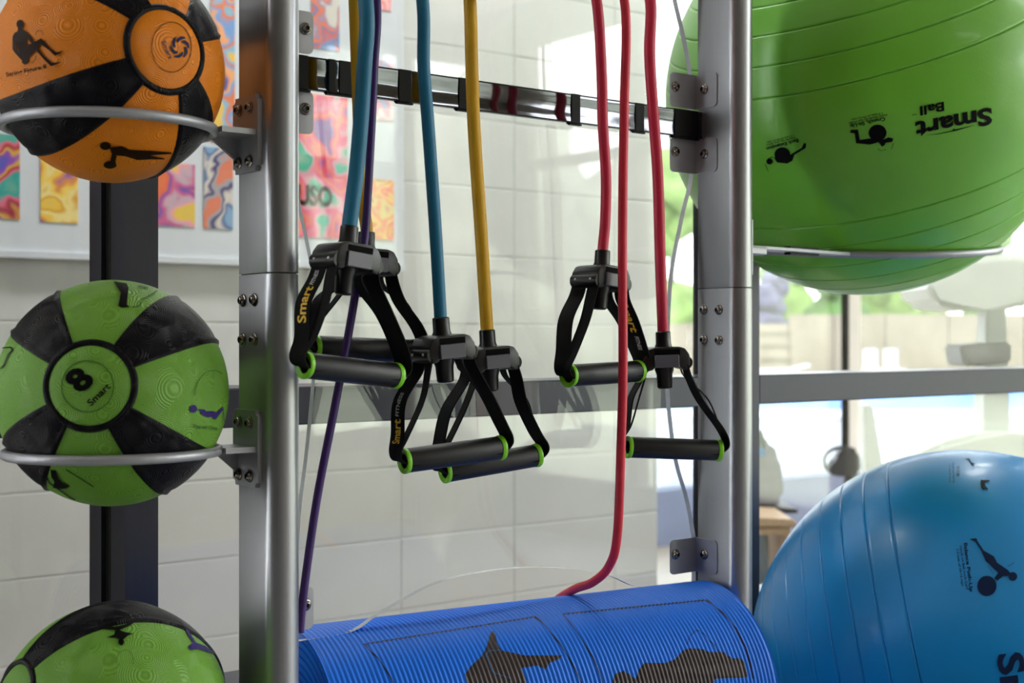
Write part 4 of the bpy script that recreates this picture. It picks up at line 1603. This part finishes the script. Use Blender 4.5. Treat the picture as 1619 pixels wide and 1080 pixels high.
# black hub with looped handle in front of the far column
D = 8.9
h0 = at(1345, HY, D)
h0.z = 0
hub = empty('handle_hub', h0)
tag(hub, 'black looped handle on a round hub before the far grey column', 'gym handle')
bm = bmesh.new()
lp = [at(x, y, D) - h0 for x, y in ((1306, 742), (1303, 728), (1308, 716), (1322, 709), (1338, 708), (1352, 712))]
tube(bm, catmull(lp, 6), 0.012, 12)
link('loop', bm, M['black'], hub, smooth=True)
sidebox('hub_body', [(1306, 742), (1318, 738), (1324, 722), (1332, 710), (1345, 708), (1358, 716), (1364, 732), (1360, 748), (1348, 754), (1322, 754), (1312, 748)], D - 0.04, D + 0.08, M['black'], hub, h0, 0.015)
zb = at(1340, 750, D).z
boxobj('stand', M['black'], h0.x - 0.03, h0.x + 0.03, h0.y - 0.03, h0.y + 0.03, 0, zb, hub)

# fence with rows of openings
FD = 49.0
fx = [930, 1005, 1090, 1180, 1248, 1318, 1400, 1500, 1620, 1760]
fr = vl(FD, 0, -0.03)
fen = empty('block_fence', fr)
tag(fen, 'tan block fence across the far side of the pool', 'fence')
for a, b in zip(fx[:-1], fx[1:]):
    top = 512 if b <= 1248 else 497
    la, lb = (a - CX) / F * FD, (b - CX) / F * FD
    zt = CH + (HY - top) / F * FD
    bm = bmesh.new()
    vs = []
    for d in (FD, FD + 0.25):
        for l in (la + 0.02, lb - 0.02):
            for z in (-0.03, zt):
                vs.append(bm.verts.new(vl(d, l, z) - fr))
    for f in ((0, 1, 3, 2), (4, 6, 7, 5), (0, 4, 5, 1), (2, 3, 7, 6), (0, 2, 6, 4), (1, 5, 7, 3)):
        bm.faces.new([vs[i] for i in f])
    pn = link('fence_panel', bm, M['fence'], fen)
    if b == 1248:
        bm = bmesh.new()
        for row in (525, 545, 566):
            for x in range(1204, 1248, 6):
                l0, l1 = (x - CX) / F * FD, (x + 3.6 - CX) / F * FD
                z0, z1 = CH + (HY - row - 7) / F * FD, CH + (HY - row) / F * FD
                v2 = [bm.verts.new(vl(d, l, z) - fr) for d in (FD - 0.01, FD + 0.1) for l in (l0, l1) for z in (z0, z1)]
                for f in ((0, 1, 3, 2), (4, 6, 7, 5), (0, 4, 5, 1), (2, 3, 7, 6), (0, 2, 6, 4), (1, 5, 7, 3)):
                    bm.faces.new([v2[i] for i in f])
        h_ = link('openings', bm, M['hole'], pn)
        h_['kind'] = 'stuff'

# white loungers and chairs at the pool edge
def lounger(px, d, label):
    c = vl(d, (px - CX) / F * d, 0.0)
    r = empty('sun_lounger', c)
    tag(r, label, 'sun lounger')
    bm = bmesh.new()
    mt = Matrix((RD, VD, UP)).transposed().to_4x4()
    box(bm, -0.8, 0.5, -0.3, 0.3, 0.30, 0.36, mt)
    link('seat', bm, M['white'], r)
    bm = bmesh.new()
    m2 = mt @ Matrix.Translation((0.5, 0, 0.36)) @ Matrix.Rotation(R_(-14), 4, 'Y')
    box(bm, 0, 0.6, -0.3, 0.3, -0.06, 0, m2)
    link('backrest', bm, M['white'], r)
    for x in (-0.7, 0.4):
        for y in (-0.25, 0.25):
            bm = bmesh.new()
            box(bm, x - .03, x + .03, y - .03, y + .03, -0.03, 0.3, mt)
            link('leg', bm, M['white'], r)


lounger(1222, 42.0, 'white sun lounger by the pool below the perforated fence')


def chair(px, d, label):
    c = vl(d, (px - CX) / F * d, 0.0)
    r = empty('pool_chair', c)
    tag(r, label, 'chair')
    mt = Matrix((RD, VD, UP)).transposed().to_4x4()
    for nm, bx in (('seat', (-.25, .25, -.25, .25, .38, .43)), ('backrest', (-.22, .16, .2, .27, .43, 1.0))):
        bm = bmesh.new()
        box(bm, *bx, mt)
        link(nm, bm, M['white'], r)
    for x in (-.22, .22):
        for y in (-.22, .22):
            bm = bmesh.new()
            box(bm, x - .03, x + .03, y - .03, y + .03, -0.03, .4, mt)
            link('leg', bm, M['white'], r)


chair(1381, 39.5, 'white upright pool chair nearer the grey column')
chair(1413, 39.5, 'white upright pool chair farther from the grey column')


def tree(px, d, h, w_, m, label, seed, group):
    c = vl(d, (px - CX) / F * d, -0.03)
    r = empty('tree', c)
    tag(r, label, 'tree', group)
    bm = bmesh.new()
    tube(bm, [Vector((0, 0, 0)), Vector((0.1, 0, h * .3)), Vector((0, 0.1, h * .6))], lambda t: 0.22 * (1 - .6 * t), 10)
    link('trunk', bm, M['bark'], r, smooth=True)
    bm = bmesh.new()
    rnd = random.Random(seed)
    for i in range(6):
        blob(bm, (rnd.uniform(-.45, .45) * w_, rnd.uniform(-.3, .3) * w_, h * (.26 + .56 * rnd.random())), w_ * rnd.uniform(.32, .5), seed * 10 + i, 0.3, 3)
    link('crown', bm, m, r, smooth=True)


for i, (px, d, h, w_, m, wh) in enumerate(((960, 56, 9.0, 2.2, 'leaf2', 'seen through the panel near the red bands'), (1062, 64, 10.5, 2.6, 'leaf2', 'seen just left of the right silver post'), (1150, 56, 8.0, 1.9, 'leaf', 'standing behind the right silver post'), (1245, 64, 8.5, 2.6, 'leaf2', 'standing right of the plum tree'),
                                           (1325, 56, 6.2, 1.9, 'leaf', 'right before the far grey column'), (1430, 64, 8.5, 2.6, 'leaf2', 'behind the large green ball'), (1530, 56, 8, 2.2, 'leaf', 'at the far end behind the large green ball'))):
    tree(px, d, h, w_, M[m], 'leafy green tree beyond the fence ' + wh, 20 + i, 'trees beyond the fence')
tree(1222, 51.5, 4.6, 1.0, M['leaf3'], 'small plum coloured tree beyond the perforated fence', 60, None)
# tall clipped hedge round the lawn: the glass mirrors it
bm = bmesh.new()
rnd = random.Random(5)
line = [(6 + 1.6 * i, -34) for i in range(15)] + [(30, -34 + 1.8 * i) for i in range(26)]
for i, (x, y) in enumerate(line):
    h = 7.3 + rnd.uniform(-.5, .5)
    h += 2.6 if i < 15 else 0.0
    blob(bm, (x, y, h * .45), 1.0, 400 + i, 0.22, 2, (1.7, 1.7, h * .55))
hd_ = link('hedge', bm, M['leaf3b'], smooth=True)
tag(hd_, 'tall leafy hedge round the lawn outside the gym windows', 'hedge', kind='stuff')

bpy.data.objects.remove(BOLT)
bpy.data.objects.remove(SOCK)
